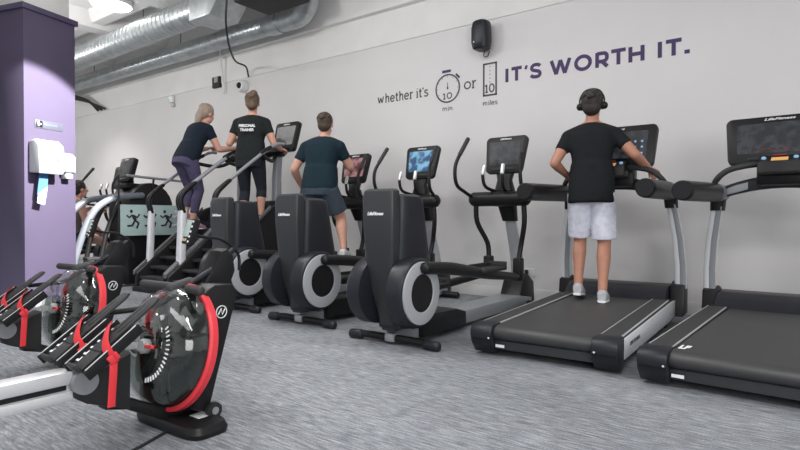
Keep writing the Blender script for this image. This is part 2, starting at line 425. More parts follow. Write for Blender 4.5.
# baselines lie at one height: measured at their left ends
# the capitals are built below from strokes
def stroke_word(name, label, glyphs, px0, py0, px1, xh_px, mt, w=.006):
    """rounded slab-serif lettering from strokes; glyph strokes in units of x-height"""
    X0, Z0 = on_wall(px0, py0); X1, _ = on_wall(px1, py0); _, Z1 = on_wall(px0, py0-xh_px); h = Z1-Z0
    tot = sum(g[0] for g in glyphs); sx = (X1-X0)/tot
    t = thing(name, label, 'wall lettering', (X0,WY,Z0)); x = 0
    bmw = bmesh.new()
    for adv, strokes in glyphs:
        for st in strokes:
            pts = [((x+p[0])*sx, -.002, p[1]*h) for p in st]
            P = smooth_path(pts, 5) if len(pts) > 2 else [V(p) for p in pts]
            ribbon(bmw, P, w)
        x += adv
    make('word', bmw, mt, t); return t
def ribbon(bm, P, w, y=None):
    n = len(P); a = []; b = []
    for i, p in enumerate(P):
        d = (P[min(i+1,n-1)]-P[max(i-1,0)]).normalized(); s = V((-d.z,0,d.x))*w
        a.append(p+s); b.append(p-s)
    th = V((0,.0018,0))
    for i in range(n-1):
        q = [bm.verts.new(c) for c in (a[i],a[i+1],b[i+1],b[i])]; r = [bm.verts.new(c+th) for c in (a[i],a[i+1],b[i+1],b[i])]
        bm.faces.new(q); bm.faces.new(r[::-1])
        for k in range(4): bm.faces.new((q[k], r[k], r[(k+1)%4], q[(k+1)%4]))
def arc(cx, cy, rx, ry, a0, a1, n=10): return [(cx+rx*cos(R(a0+(a1-a0)*i/n)), cy+ry*sin(R(a0+(a1-a0)*i/n))) for i in range(n+1)]
G = {
 'w': (1.5, [[(.08,1),(.2,1)],[(.15,1),(.42,0)],[(.42,0),(.68,.9)],[(.68,.9),(.95,0)],[(.95,0),(1.22,1)],[(1.12,1),(1.3,1)]]),
 'h': (1.05, [[(.12,1.5),(.25,1.5)],[(.25,1.5),(.25,0)],[(.25,.6),(.4,.92),(.6,1.0),(.76,.88),(.8,.6)],[(.8,.6),(.8,0)],[(.12,0),(.25,0)],[(.8,0),(.92,0)]]),
 'e': (1.0, [[(.14,.52),(.84,.52)],arc(.49,.5,.36,.5,0,320,14)]),
 't': (.7, [[(.32,1.4),(.32,.25)],[(.32,.25),(.36,.06),(.5,0),(.62,.02)],[(.12,.98),(.6,.98)]]),
 'r': (.75, [[(.1,1),(.25,1)],[(.25,1),(.25,0)],[(.25,.6),(.35,.9),(.5,1),(.66,1)],[(.1,0),(.4,0)]]),
 'i': (.45, [[(.1,1),(.24,1)],[(.24,1),(.24,0)],[(.1,0),(.38,0)],[(.24,1.38),(.24,1.5)]]),
 '’': (.3, [[(.12,1.5),(.14,1.3),(.08,1.2)]]),
 's': (.85, [[(.68,.85),(.55,.98),(.38,1.0),(.2,.9),(.2,.68),(.4,.54),(.6,.45),(.7,.28),(.6,.06),(.4,0),(.2,.03),(.1,.16)]]),
 'o': (1.1, [arc(.55,.5,.42,.5,0,360,18)]),
 'm': (1.6, [[(.12,1),(.25,1)],[(.25,1),(.25,0)],[(.25,.6),(.4,.92),(.58,1),(.74,.85),(.78,.6)],[(.78,.6),(.78,0)],[(.78,.6),(.92,.92),(1.1,1),(1.26,.85),(1.3,.6)],[(1.3,.6),(1.3,0)]]),
 'n': (1.05, [[(.12,1),(.25,1)],[(.25,1),(.25,0)],[(.25,.6),(.4,.92),(.6,1),(.76,.88),(.8,.6)],[(.8,.6),(.8,0)]]),
 'l': (.45, [[(.1,1.5),(.24,1.5)],[(.24,1.5),(.24,0)],[(.24,0),(.38,0)]]),
 '.': (.4, [[(.15,.0),(.15,.14)]]),
 ' ': (.5, []),
 '1': (.62, [[(.08,1.0),(.3,1.3)],[(.3,1.3),(.3,0)],[(.08,0),(.52,0)]]),
 '0': (1.0, [arc(.5,.65,.36,.65,0,360,18)]),
}
def capitals():
    """geometric bold capitals; strokes in unit square, placed at measured places"""
    H = {'I': [[(.5,0),(.5,1)]], 'T': [[(.5,0),(.5,.93)],[(0,.92),(1,.92)]], '’': [[(.62,1.0),(.60,.88)],[(.60,.90),(.35,.72)]],
     'S': [[(.93,.80),(.80,.89),(.55,.935),(.28,.90),(.12,.74),(.22,.58),(.5,.50),(.80,.42),(.92,.25),(.78,.09),(.50,.065),(.22,.10),(.06,.22)]],
     'W': [[(.04,1),(.29,0)],[(.29,0),(.5,.96)],[(.5,.96),(.72,0)],[(.72,0),(.96,1)]],
     'O': [arc(.5,.5,.44,.44,0,360,28)], 'R': [[(.12,0),(.12,1)],[(.12,.92),(.55,.92)],[(.12,.38),(.55,.38)],[(.55,.92),(.74,.89),(.86,.78),(.88,.65),(.86,.52),(.74,.41),(.55,.38)],[(.52,.36),(.92,0)]],
     'H': [[(.1,0),(.1,1)],[(.9,0),(.9,1)],[(.1,.5),(.9,.5)]], '.': [[(.5,0),(.5,.24)]]}
    words = [('word', [('I',505,508.3),('T',511.2,521.4)]), ('apostrophe', [('’',523.8,527.5)]), ('letter', [('S',530,540.5)]),
             ('word', [('W',550,570),('O',574.4,590.6),('R',595,607.8),('T',610.6,625),('H',628.2,643.3)]), ('word', [('I',656.8,661.2),('T',665,680.6),('.',683.6,688.8)])]
    X0, Z0 = on_wall(506.6, 82.6); _, Z1 = on_wall(506.6, 69.2); h = Z1-Z0
    t = thing('slogan_lettering', "purple capital letters IT'S WORTH IT. on the wall", 'wall lettering', (X0,WY,Z0))
    for pn, ls in words:
        for ch, a, c_ in ls:
            b = bmesh.new()
            xa, _ = on_wall(a, 70); xc, _ = on_wall(c_, 70); w = .0185 if ch != '’' else .014
            if ch in 'I.': xm = (xa+xc)/2; xa, xc = xm-.02, xm+.02
            if ch == '.': w = .022
            for si, st in enumerate(H[ch]):
                m_ = 0 if ch in 'I.TWH' else w*.35
                P = [V((xa-X0+p[0]*(xc-xa), -.002-.0004*si, p[1]*h)) for p in st]
                ribbon(b, smooth_path(P, 4) if len(P) > 2 and ch != 'O' else P, w)
            make({'’': 'apostrophe', '.': 'full_stop'}.get(ch, 'letter'), b, PURP, t)
def gl(s): return [G[c] for c in s]
capitals()
stroke_word('whether_lettering', "thin grey handwritten-style words whether it's on the wall", gl('whether it’s'), 377.5, 104.0, 428.5, 5.6, GREYP, .0085)
stroke_word('or_lettering', 'thin grey word or between stopwatch and distance symbols', gl('or'), 463.5, 89.6, 476.5, 6.6, GREYP, .0085)
stroke_word('minutes_caption', 'tiny grey caption min. under the stopwatch symbol', gl('min.'), 442, 111.5, 454, 2.9, mat('faint_print', (.22,.21,.22), .6, noise=.05), .0055)
stroke_word('miles_caption', 'tiny grey caption miles under the distance rectangle', gl('miles'), 482.3, 106.0, 497.5, 2.9, MATS['faint_print'], .0055)
X, Z = on_wall(447.5, 88.8); X2,_ = on_wall(459.3, 88.8); rr = X2-X; _, Zt = on_wall(447.5,74.6); rz_ = Zt-Z
t = thing('stopwatch_symbol', 'grey stopwatch symbol with the number 10 painted on the wall', 'wall lettering', (X,WY,Z))
def circ(b):
    ribbon(b, [V((rr*cos(a), -.002, rr*sin(a))) for a in [2*pi*i/48 for i in range(49)]], .010)
part('dial_ring', circ, GREYP, t)
def ticks(b):
    for i in range(12):
        a = 2*pi*i/12
        if i in (8,9,10): continue
        ribbon(b, [V((rr*.84*cos(a),-.002,rr*.84*sin(a))), V((rr*.9*cos(a),-.002,rr*.9*sin(a)))], .004)
part('dial_ticks', ticks, GREYP, t)
part('hand', lambda b: (ribbon(b, [V((0,-.002,0.0)),V((0,-.002,.07))], .004), ribbon(b, [V((0,-.002,-.01)),V((0,-.002,.02))], .010)), GREYP, t)
def crown(b):
    box(b, -.075,.045,-.0035,0,rr*1.16,rr*1.16+.032,0)
    M = Matrix.Translation((rr*.86,0,rr*.80)) @ Matrix.Rotation(R(45),4,'Y'); box(b, -.035,.035,-.0035,0,-.012,.012,0,M=M)
part('crown', crown, PURP, t)
def num(b, sx, sz, x0, z0, w):
    x = 0
    for adv, strokes in gl('10'):
        for st in strokes:
            P = [V((x0+(x+p[0])*sx, -.002, z0+p[1]*sz)) for p in st]
            ribbon(b, smooth_path(P, 5) if len(P) > 2 else P, w)
        x += adv
part('number', lambda b: num(b, .085,.050,-.07,-.120,.007), GREYP, t)
x0, z0 = on_wall(482.8, 97.2); x1, _ = on_wall(496.7, 97.2); _, z1 = on_wall(482.8, 64.4); W_, H_ = x1-x0, z1-z0
t = thing('distance_symbol', 'upright grey rectangle with dotted line and number 10 on the wall', 'wall lettering', (x0,WY,z0))
def rect(b):
    w = .010
    box(b,0,W_,-.003,0,0,2*w); box(b,0,W_,-.003,0,H_-2*w,H_); box(b,0,2*w,-.003,0,0,H_); box(b,W_-2*w,W_,-.003,0,0,H_)
part('frame', rect, GREYP, t)
part('dotted_line', lambda b: [box(b, W_/2-.004,W_/2+.004,-.003,0,H_*(.40+.115*k),H_*(.40+.115*k)+.012) for k in range(5)], GREYP, t)
part('number', lambda b: num(b, .078,.066,W_/2-.064,.045,.008), GREYP, t)

# ---------------------------------------------------------------- shared pieces
def console(parent, c, w, h, tilt, scr=SCR_D, depth=.05, logo=True, sc=1.0, taper=.9):
    """rounded screen unit: c is its centre; tilt leans the top away from the user"""
    M = Matrix.Translation(c) @ Matrix.Rotation(-tilt, 4, 'X')
    def rrect(w, h, r, tp, n=5):
        P = []
        for cx, cz, a0, ww in ((w/2-r, h/2-r, 0, 1),(-w/2+r, h/2-r, 90, 1),(-w/2+r, -h/2+r, 180, tp),(w/2-r, -h/2+r, 270, tp)):
            for i in range(n+1):
                a = R(a0+90*i/n); P.append((cx*ww+r*cos(a), cz+r*sin(a)))
        return P
    o = part('console', lambda b: prism(b, rrect(w,h,.045*sc,taper), 'y', 0, depth, .010, M=M), BLK, parent)
    s = part('screen', lambda b: prism(b, [(x, z+h*.03) for x,z in rrect(w*.80,h*.64,.012,taper*1.02)], 'y', -.003, .002, M=M), scr, o)
    if logo:
        bm = textbm('LifeFitness', width=w*.27, height=h*.05, bold=.02, shear=.3); xform(bm, M @ Matrix.Translation((-w*.15,-.001,h*.40)))
        make('logo', bm, WHITE, o)
    k = part('keypad', lambda b: box(b, -w*.28, w*.28, -.006,.002, -h*.44,-h*.36, .004, M=M), BLK, o)
    return o

# ---------------------------------------------------------------- elliptical trainer
def make_elliptical():
    t = thing('elliptical_trainer', 'x', 'elliptical trainer')
    def stab(b):
        tube(b, [(-.34,0,.040),(-.2,0,.045),(.2,0,.045),(.34,0,.040)], .026, 10, rnd=True)
    o = part('rear_stabiliser', stab, BLK, t)
    for s in (-1,1): part('foot_cap', lambda b: tube(b, [(s*.29,0,.036),(s*.37,0,.033)], .036, 12, rnd=True), CHAR2, o)
    part('clamp', lambda b: box(b, -.045,.035,-.038,.038,.02,.078,.01), SILD, o)
    # tall shroud: rear cover narrowing to the foot + housing behind
    def cover(b):
        S = [(.10,.060,.05,-.02),(.20,.070,.055,-.045),(.38,.095,.06,-.09),(.6,.120,.06,-.12),(.85,.134,.058,-.14),(1.03,.136,.052,-.145),(1.072,.130,.045,-.14),(1.086,.112,.03,-.135)]
        loft(b, [((-.01,y+.03,z),w,d) for z,w,d,y in S], 40, p=6)
    cv = part('rear_cover', cover, CHAR, t)
    bm = textbm('LifeFitness', width=.14, height=.024, bold=.045, shear=.3); xform(bm, Matrix.Translation((-.085,-.1715,.905))); make('logo', bm, WHITE, cv)
    def hous(b):
        S = [(.12,.12,.17,.12),(.35,.145,.21,.13),(.6,.152,.20,.11),(.85,.156,.165,.08),(1.0,.156,.145,.065),(1.035,.148,.132,.06),(1.052,.12,.10,.06)]
        loft(b, [((0,y,z),w,d) for z,w,d,y in S], 32, p=4)
    part('housing', hous, CHAR2, t)
    for s in (-1,1):
        dr = part('crank_drum', lambda b: lathe(b, [(.18,s*.10),(.240,s*.115),(.240,s*.215),(.228,s*.235),(0,s*.235)], (0,.01,.377), 'x', 48), CHAR2, t)
        part('disc_ring', lambda b: lathe(b, [(.13,s*.236),(.215,s*.236),(.215,s*.248),(.205,s*.252),(.135,s*.252),(.13,s*.248)], (0,.01,.377), 'x', 48, close=True), mat('ring_grey', (.42,.43,.45), .4, noise=.03), dr, label='grey ring on the crank disc')
        part('disc_centre', lambda b: lathe(b, [(0,s*.236),(.13,s*.236),(.13,s*.246),(.02,s*.25),(0,s*.25)], (0,.01,.377), 'x', 48), BLK, dr)
    # base rail
    part('base_rail', lambda b: prism(b, [(.10,.03),(2.15,.03),(2.15,.10),(1.9,.14),(.25,.14),(.10,.10)], 'x', -.12,.12,.012), SILD, t)
    part('base_cover', lambda b: prism(b, [(.15,.04),(.75,.04),(.75,.15),(.6,.19),(.15,.20)], 'x', -.17,.17,.015), BLK, t)
    part('front_stabiliser', lambda b: tube(b, [(-.3,2.05,.04),(.3,2.05,.04)], .036, 10, rnd=True), BLK, t)
    part('mast_boot', lambda b: prism(b, [(1.85,.05),(2.25,.05),(2.23,.25),(2.08,.34),(1.98,.30)], 'x', -.11,.11,.02), BLK, t)
    part('mast', lambda b: loft(b, [((0,2.10,.25),.065,.05),((0,2.05,.5),.058,.045),((0,1.95,.75),.052,.04),((0,1.87,.97),.05,.04)], 20, p=4), mat('mast_silver', (.42,.43,.45), .35, .15, noise=.03), t)
    part('mast_collar', lambda b: loft(b, [((0,1.90,.86),.07,.055),((0,1.84,1.0),.085,.07),((0,1.80,1.12),.09,.08),((0,1.80,1.24),.06,.06)], 20, p=3.5), BLK, t)
    part('pivot_tube', lambda b: (tube(b, [(-.26,1.66,1.07),(.26,1.66,1.07)], .070, 18, rnd=True), box(b,-.08,.08,1.66,1.86,1.0,1.13,.015)), BLK, t)
    part('console_arm', lambda b: loft(b, [((0,1.78,1.15),.10,.06),((0,1.78,1.25),.07,.05),((0,1.80,1.36),.10,.035)], 16, p=3), BLK, t)
    console(t, (0,1.78,1.50), .43, .37, R(14), SCR_K, taper=.84)
    for s in (-1,1):
        part('fixed_grip', lambda b: (tube(b, [(s*.05,1.72,1.14),(s*.09,1.56,1.18),(s*.10,1.52,1.28),(s*.095,1.54,1.34)], .016, 10, sm=4, rnd=True),), BLK, t)
        part('pulse_sensor', lambda b: tube(b, [(s*.0995,1.517,1.30),(s*.094,1.545,1.375)], .0185, 10, rnd=True), ALU, t)
    # moving arms: right forward, left back
    for s, dy in ((-1,-.12),(1,.12)):
        ph = part('moving_handle', lambda b: tube(b, [(s*.27,1.66,1.08),(s*.27,1.56+dy*.5,1.13),(s*.27,1.44+dy*.9,1.20),(s*.265,1.42+dy,1.36),(s*.25,1.50+dy,1.50),(s*.235,1.60+dy,1.62)], .017, 10, sm=5, rnd=True), BLK, t)
        part('grip', lambda b: tube(b, [(s*.253,1.485+dy,1.48),(s*.235,1.60+dy,1.63)], .021, 10, rnd=True), RUB, ph)
        lo = part('lower_arm', lambda b: tube(b, [(s*.245,1.66,1.04),(s*.25,1.68-dy*.1,.85),(s*.20,1.76-dy*.4,.65),(s*.19,1.75-dy*.6,.50)], .024, 10, sm=4), BLK, t)
        part('joint_block', lambda b: box(b, s*.19-.040,s*.19+.040,1.70-dy*.6,1.79-dy*.6,.31,.52,.014), BLK, lo)
        part('pedal_link', lambda b: tube(b, [(s*.28,.0-.08*(s<0),.55-.30*(s<0)),(s*.285,.35,.52-.24*(s<0)),(s*.27,.95,.43-.14*(s<0)),(s*.19,1.73-dy*.6,.35)], [.042,.046,.040,.030], 12, sm=4, rnd=True), BLK, t)
        part('pedal', lambda b: (box(b, s*.27-.085,s*.27+.085,.72,1.10,.46-.17*(s<0),.49-.17*(s<0),.012), box(b, s*.27-.085,s*.27-.07,.74,1.1,.48-.17*(s<0),.52-.17*(s<0),.005), box(b, s*.27-.08,s*.27+.08,1.08,1.10,.48-.17*(s<0),.53-.17*(s<0),.005),box(b, s*.27-.03,s*.27+.03,.8,1.0,.41-.17*(s<0),.47-.17*(s<0),.01)), BLK2, t)
    return t
def set_screen(root, m):
    for o in root.children_recursive:
        if o.name.split('.')[0] == 'screen':
            o.material_slots[0].link = 'OBJECT'; o.material_slots[0].material = m
EG = 'elliptical trainers along the wall'
e0 = make_elliptical()
ells = [(-2.36,3.10,0,'charcoal elliptical trainer standing next to the treadmill, nobody on it', SCR_K),
        (-3.43,3.24,0,'charcoal elliptical trainer with the bright blue screen, middle of the three', SCR_B),
        (-4.50,3.36,0,'charcoal elliptical trainer with the reddish screen used by the man in teal', SCR_R),
        (-9.47,2.88,0,'distant elliptical trainer behind the column, only its handles showing', SCR_D)]
for i, (x,y,rz,lab,sm_) in enumerate(ells):
    o = e0 if i == 0 else copy_tree(e0)
    o.location = (x,y,0); o.rotation_euler.z = rz; o['label'] = lab; o['group'] = EG
    set_screen(o, sm_)
o.scale = (1.06,1.06,1.06)

# ---------------------------------------------------------------- treadmill
def make_treadmill():
    t = thing('treadmill', 'x', 'treadmill')
    zd = .20
    part('deck', lambda b: box(b, -.36,.36,.06,1.75,.10,.185,.01), BLK, t)
    part('running_belt', lambda b: prism(b, [(.0,.165),(.02,.19),(.06,.20),(1.68,.222),(1.68,.19),(.06,.10),(.02,.115),(.0,.14)], 'x', -.32,.32,.006), BELT, t)
    part('roller', lambda b: tube(b, [(-.345,.06,.148),(-.322,.06,.148)], .040, 16), ALU, t)
    part('rear_cross_bar', lambda b: prism(b, [(.035,.050),(.10,.050),(.10,.112),(.035,.105)], 'x', -.345,.345,.006), SILD if False else CHAR, t)
    for s in (-1,1):
        x0, x1 = (s*.325, s*.465)
        a, c_ = min(x0,x1), max(x0,x1)
        sr = part('side_rail', lambda b: prism(b, [(.08,.05),(.08,.19),(1.75,.225),(2.0,.22),(2.0,.08),(1.75,.05)], 'x', a, c_, .014), CHAR2, t)
        part('foot_rail', lambda b: prism(b, [(.10,.1935),(.10,.2015),(1.62,.2345),(1.62,.225)], 'x', a+.012, c_-.012, .002), STRIP, sr)
        def edge(b):
            for xx in (a+.008, c_-.012): prism(b, [(.095,.193),(.095,.203),(1.62,.236),(1.62,.226)], 'x', xx, xx+.005)
            box(b, a+.008,c_-.007,.090,.098,.192,.203)
        part('trim_line', edge, TRIM, sr)
        # silver outer skirt
        part('side_skirt', lambda b: prism(b, [(.13,.07),(.13,.188),(1.7,.215),(1.95,.205),(1.95,.10),(1.6,.07)], 'x', s*.463 if s>0 else -.475, s*.475 if s>0 else -.463, .003), SILV, sr)
        lg = textbm('LIFE FITNESS', width=.26, height=.022, bold=.02); Mx = (Matrix.Translation((.4765,.25,.13)) @ Matrix.Rotation(R(90),4,'Z')) if s>0 else (Matrix.Translation((-.4765,.55,.13)) @ Matrix.Rotation(R(-90),4,'Z'))
        make('logo', xform(lg, Mx), GREYP, sr)
        ca = part('end_cap', lambda b: prism(b, [(-.025,.180),(.01,.206),(.12,.206),(.12,.03),(.075,.012),(.035,.022),(-.015,.085),(-.035,.145)], 'x', a-.004 if s>0 else a-.01, c_+.01 if s>0 else c_+.004, .010), CHAR2, t)
        part('seam', lambda b: box(b, a,c_, -.037,-.015,.106,.110), BLK, ca)
        part('screw', lambda b: ell(b, (s*.34,-.028,.125), .007,.005,.007), ALU, ca)
        part('foot', lambda b: lathe(b, [(.03,0),(.03,.03),(.02,.055),(0,.055)], (s*.4,1.7,0), seg=14), RUB, t)
        part('upright_boot', lambda b: prism(b, [(1.80,.08),(2.02,.08),(2.02,.33),(1.94,.36),(1.84,.33)], 'x', s*.485-.058,s*.485+.058,.015), BLK, t)
        part('upright', lambda b: loft(b, [((s*.500,1.94,.30),.046,.066),((s*.500,1.925,.5),.043,.063),((s*.482,1.90,.72),.042,.060),((s*.452,1.87,.92),.041,.058),((s*.435,1.855,1.0),.040,.056)], 16, p=4), SILV, t)
        part('upright_stripe', lambda b: loft(b, [((s*.500+.024,1.94-.060,.31),.024,.012),((s*.500+.023,1.925-.057,.5),.022,.012),((s*.482+.022,1.9-.054,.72),.021,.012),((s*.452+.021,1.87-.052,.92),.020,.012),((s*.435+.020,1.855-.050,1.0),.020,.012)], 12, p=4), SILD, t, label='darker grey edge of the upright')
        part('upright_collar', lambda b: loft(b, [((s*.437,1.855,.97),.05,.062),((s*.43,1.845,1.08),.055,.065)], 16, p=3), BLK, t)
        part('knuckle', lambda b: tube(b, [(s*.43,1.92,1.11),(s*.43,1.66,1.11)], [.072,.074], 20, rnd=True), SILD, t, label='grey knuckle on top of the upright')
        h = part('side_handrail', lambda b: tube(b, [(s*.43,1.72,1.11),(s*.435,1.3,1.10),(s*.445,.84,1.09),(s*.445,.79,1.09),(s*.445,.78,1.09)], [.074,.072,.068,.066,.058], 20), BLK, t)
        part('handrail_seam', lambda b: tube(b, [(s*.43,1.66,1.11),(s*.43,1.64,1.11)], .0705, 18), RUB, h)
        part('arch_bar', lambda b: tube(b, [(s*.43,1.72,1.12),(s*.41,1.62,1.19),(s*.33,1.60,1.265),(s*.2,1.62,1.30),(s*.05,1.66,1.31)], .022, 12, sm=5, rnd=True), RUB, t)
    # motor hood between the rails
    part('motor_hood', lambda b: prism(b, [(1.62,.21),(1.71,.285),(1.80,.325),(1.98,.33),(2.03,.29),(2.03,.05),(1.66,.05)], 'x', -.425,.425,.015), CHAR2, t)
    # arch panel
    def arch(b):
        top = []; bot = []
        for i in range(13):
            x = -.44+.88*i/12; k = 1-(x/.44)**2
            top.append((x, 1.135+.10*k)); bot.append((x, 1.05+.085*k))
        prism(b, bot+top[::-1], 'y', 1.78, 1.84, .008)
    part('cross_panel', arch, CHAR2, t)
    part('panel_insert', lambda b: prism(b, [(-.36,1.09),(-.30,1.107),(-.22,1.13),(-.22,1.185),(-.30,1.165),(-.36,1.14)], 'y', 1.770,1.782,.003), SILD, t)
    part('panel_insert', lambda b: prism(b, [(.36,1.09),(.30,1.107),(.22,1.13),(.22,1.185),(.30,1.165),(.36,1.14)], 'y', 1.770,1.782,.003), SILD, t)
    part('console_neck', lambda b: box(b, -.16,.16,1.70,1.86,1.15,1.36,.03), BLK, t)
    con = console(t, (-.01,1.72,1.495), .71, .37, R(14), SCR_K, .06, taper=.93)
    dk = part('device_dock', lambda b: prism(b, [(1.50,1.24),(1.68,1.22),(1.72,1.36),(1.60,1.36),(1.52,1.31)], 'x', -.13,.13,.012), BLK, t)
    part('indicator_strip', lambda b: prism(b, [(1.535,1.315),(1.60,1.352),(1.598,1.357),(1.53,1.32)], 'x', -.05,.05), mat('orange_lights', (.5,.3,.1), .3, emit=(.8,.4,.15), es=.45), dk)
    part('blue_button', lambda b: ell(b, (-.095,1.555,1.340), .016,.014,.012), ICONB, dk)
    part('blue_button', lambda b: ell(b, (.095,1.555,1.340), .016,.014,.012), ICONB, dk)
    part('stop_key', lambda b: box(b, -.04,.04,1.580,1.60,1.357,1.366,.003), mat('dull_red', (.25,.02,.03), .5, noise=.03), dk)
    return t, con
t1, con1 = make_treadmill()
t2 = copy_tree(t1)
TG = 'treadmills at the right'
t1.location = (-1.31,3.19,0); t1.scale = (.965,1,1); t1.rotation_euler.z = R(1.3); t1['label'] = 'grey treadmill with the running man in white shorts on it'; t1['group'] = TG
t2.location = (-.27,3.10,0); t2.scale = (.985,1,.975); t2.rotation_euler.z = R(-3.5); t2['label'] = 'empty grey treadmill cut by the right edge of the picture'; t2['group'] = TG
def icons(b):
    M = Matrix.Translation((0,1.72,1.495)) @ Matrix.Rotation(-R(14),4,'X')
    for x in (.17,.225):
        for z in (-.07,-.015,.035): box(b, x-.008,x+.008,-.006,-.003,z-.008,z+.008, M=M)
part('screen_icons', icons, ICONB, [c for c in t1.children if c.name.startswith('console') and 'neck' not in c.name][0])
rd = screen('dim_red_text', (.03,.005,.008), (.25,.02,.04), .5, 60)
c2 = [c for c in t2.children if c.name.startswith('console') and 'neck' not in c.name][0]
def rdl(b):
    M = Matrix.Translation((0,1.72,1.495)) @ Matrix.Rotation(-R(14),4,'X'); box(b, -.20,.05,-.0055,-.003,-.083,-.073, M=M)
part('screen_readout', rdl, rd, c2)
bm = textbm('LF', height=.05, width=.06, bold=.05, shear=.3); xform(bm, Matrix.Translation((-.30,.10,.2035)) @ Matrix.Rotation(R(-78),4,'X') @ Matrix.Rotation(R(0),4,'Y'))
make('belt_logo', bm, WHITE, t2)
for tt in (t1,t2):
    part('rating_label', lambda b: box(b, -.31,-.25,.015,.022,.065,.082), WHITE, tt)

# ---------------------------------------------------------------- stair climber
def make_stepper():
    t = thing('stair_climber', 'x', 'stair climber')
    part('base_frame', lambda b: (box(b, -.34,.34,-.05,.05,0,.06,.01), box(b, -.32,-.26,0,1.45,.01,.08,.01), box(b, .26,.32,0,1.45,.01,.08,.01), box(b,-.34,.34,1.38,1.48,0,.06,.01)), BLK, t)
    for k in range(6):
        y = .0+.13*k; z = .17+.115*k
        st = part('step', lambda b: box(b, -.25,.25,y,y+.24,z-.02,z+.015,.006), BLK2, t)
        part('riser', lambda b: box(b, -.25,.25,y+.20,y+.215,z+.0,z+.11,.003), CHAR2, st)
    for s in (-1,1):
        part('side_panel', lambda b: prism(b, [(-.02,.06),(1.38,.06),(1.42,.95),(1.2,1.10),(.95,1.02),(-.02,.22)], 'x', s*.30-.03, s*.30+.03, .015), BLK, t)
        part('side_stringer', lambda b: prism(b, [(-.03,.20),(.93,1.0),(.93,1.04),(-.03,.25)], 'x', s*.335-.02, s*.335+.02, .006), STRG, t)
        part('post', lambda b: loft(b, [((s*.33,.17,.25),.030,.045),((s*.33,.19,.7),.030,.043),((s*.33,.20,1.0),.030,.04)], 14, p=3), SILV, t)
        part('post_grip', lambda b: tube(b, [(s*.33,.20,.96),(s*.33,.165,1.08),(s*.33,.19,1.17),(s*.33,.30,1.27),(s*.33,.36,1.315)], [.034,.034,.032,.028,.024], 12, sm=5, rnd=True), BLK, t)
        part('handrail', lambda b: tube(b, [(s*.33,.31,1.285),(s*.33,.94,1.74),(s*.33,1.15,1.80)], .020, 12, sm=4), SILD, t)
        part('front_grip', lambda b: tube(b, [(s*.33,.94,1.74),(s*.33,.80,1.66),(s*.30,.88,1.62),(s*.18,1.10,1.60),(s*.05,1.26,1.70)], .024, 12, sm=5, rnd=True), BLK, t)
    part('drive_cover', lambda b: prism(b, [(.95,.06),(1.45,.06),(1.45,.9),(1.30,1.12),(1.1,1.10),(.95,.9)], 'x', -.27,.27,.03), BLK, t)
    part('mast', lambda b: loft(b, [((0,1.32,1.05),.055,.06),((0,1.32,1.4),.05,.055),((0,1.36,1.85),.045,.05)], 16, p=3), SILD, t)
    console(t, (.05,1.42,1.95), .44, .40, R(14), SCR_G, .06)
    part('console_tray', lambda b: loft(b, [((0,1.30,1.68),.12,.08),((0,1.30,1.73),.17,.11),((0,1.33,1.79),.16,.10)], 24, p=3), BLK, t)
    return t
s0 = make_stepper(); SG = 'stair climbers'
for i, (x,y,lab) in enumerate([(-5.55,3.50,'stair climber that the woman with printed black shirt stands on'),
                             (-6.33,3.55,'stair climber used by the leaning person in navy, left of the other')]):
    o = s0 if i == 0 else copy_tree(s0); o.location = (x,y,0); o['label'] = lab; o['group'] = SG
for o in s0.children_recursive: pass

# ---------------------------------------------------------------- machine with silver curved arms beyond the column
t = thing('stepping_machine', 'black cardio machine with two curved silver arms beside the purple column', 'exercise machine', (-7.6,3.1,0))
for s in (-1,1):
    part('curved_arm', lambda b: tube(b, [(s*.3,-.05,.03),(s*.3,.0,.32),(s*.3,.125,.73),(s*.3,.25,.98),(s*.3,.42,1.12),(s*.3,.62,1.17),(s*.29,.88,1.20)], .042, 14, sm=5, rnd=True), MIDS, t)
    part('inner_lever', lambda b: tube(b, [(s*.2,.35,.20),(s*.2,.45,.7),(s*.2,.62,1.1)], .03, 10, sm=4, rnd=True), BLK, t)
    part('pedal', lambda b: box(b, s*.15-.07,s*.15+.07,.2,.5,.30+.05*s,.34+.05*s,.01), BLK2, t)
def hood(b):
    P = [(.70,.0)]+[(.70+.33-.33*cos(R(a)), 1.02+.36*sin(R(a))) for a in range(0,181,15)]+[(1.36,0)]
    prism(b, P, 'x', -.27,.27,.03)
part('drive_hood', hood, BLK, t)
part('base_frame', lambda b: (box(b, -.34,.34,-.09,.0,0,.07,.01), box(b,-.06,.06,-.05,.8,.02,.1,.01)), CHAR2, t)
part('mast', lambda b: tube(b, [(0,.9,1.2),(0,.86,1.45)], .05, 12), BLK, t)
console(t, (0,.80,1.56), .36,.34,R(14),SCR_G,.07)
part('handrail', lambda b: tube(b, [(.29,.68,1.46),(.29,1.55,1.42)], .018, 10, rnd=True), SILD, t)
part('handrail_bracket', lambda b: tube(b, [(.29,1.05,1.44),(.26,1.05,1.25)], .015, 8), BLK, t)
part('front_tray', lambda b: box(b, -.14,.14,.74,.95,1.30,1.37,.02), BLK, t)

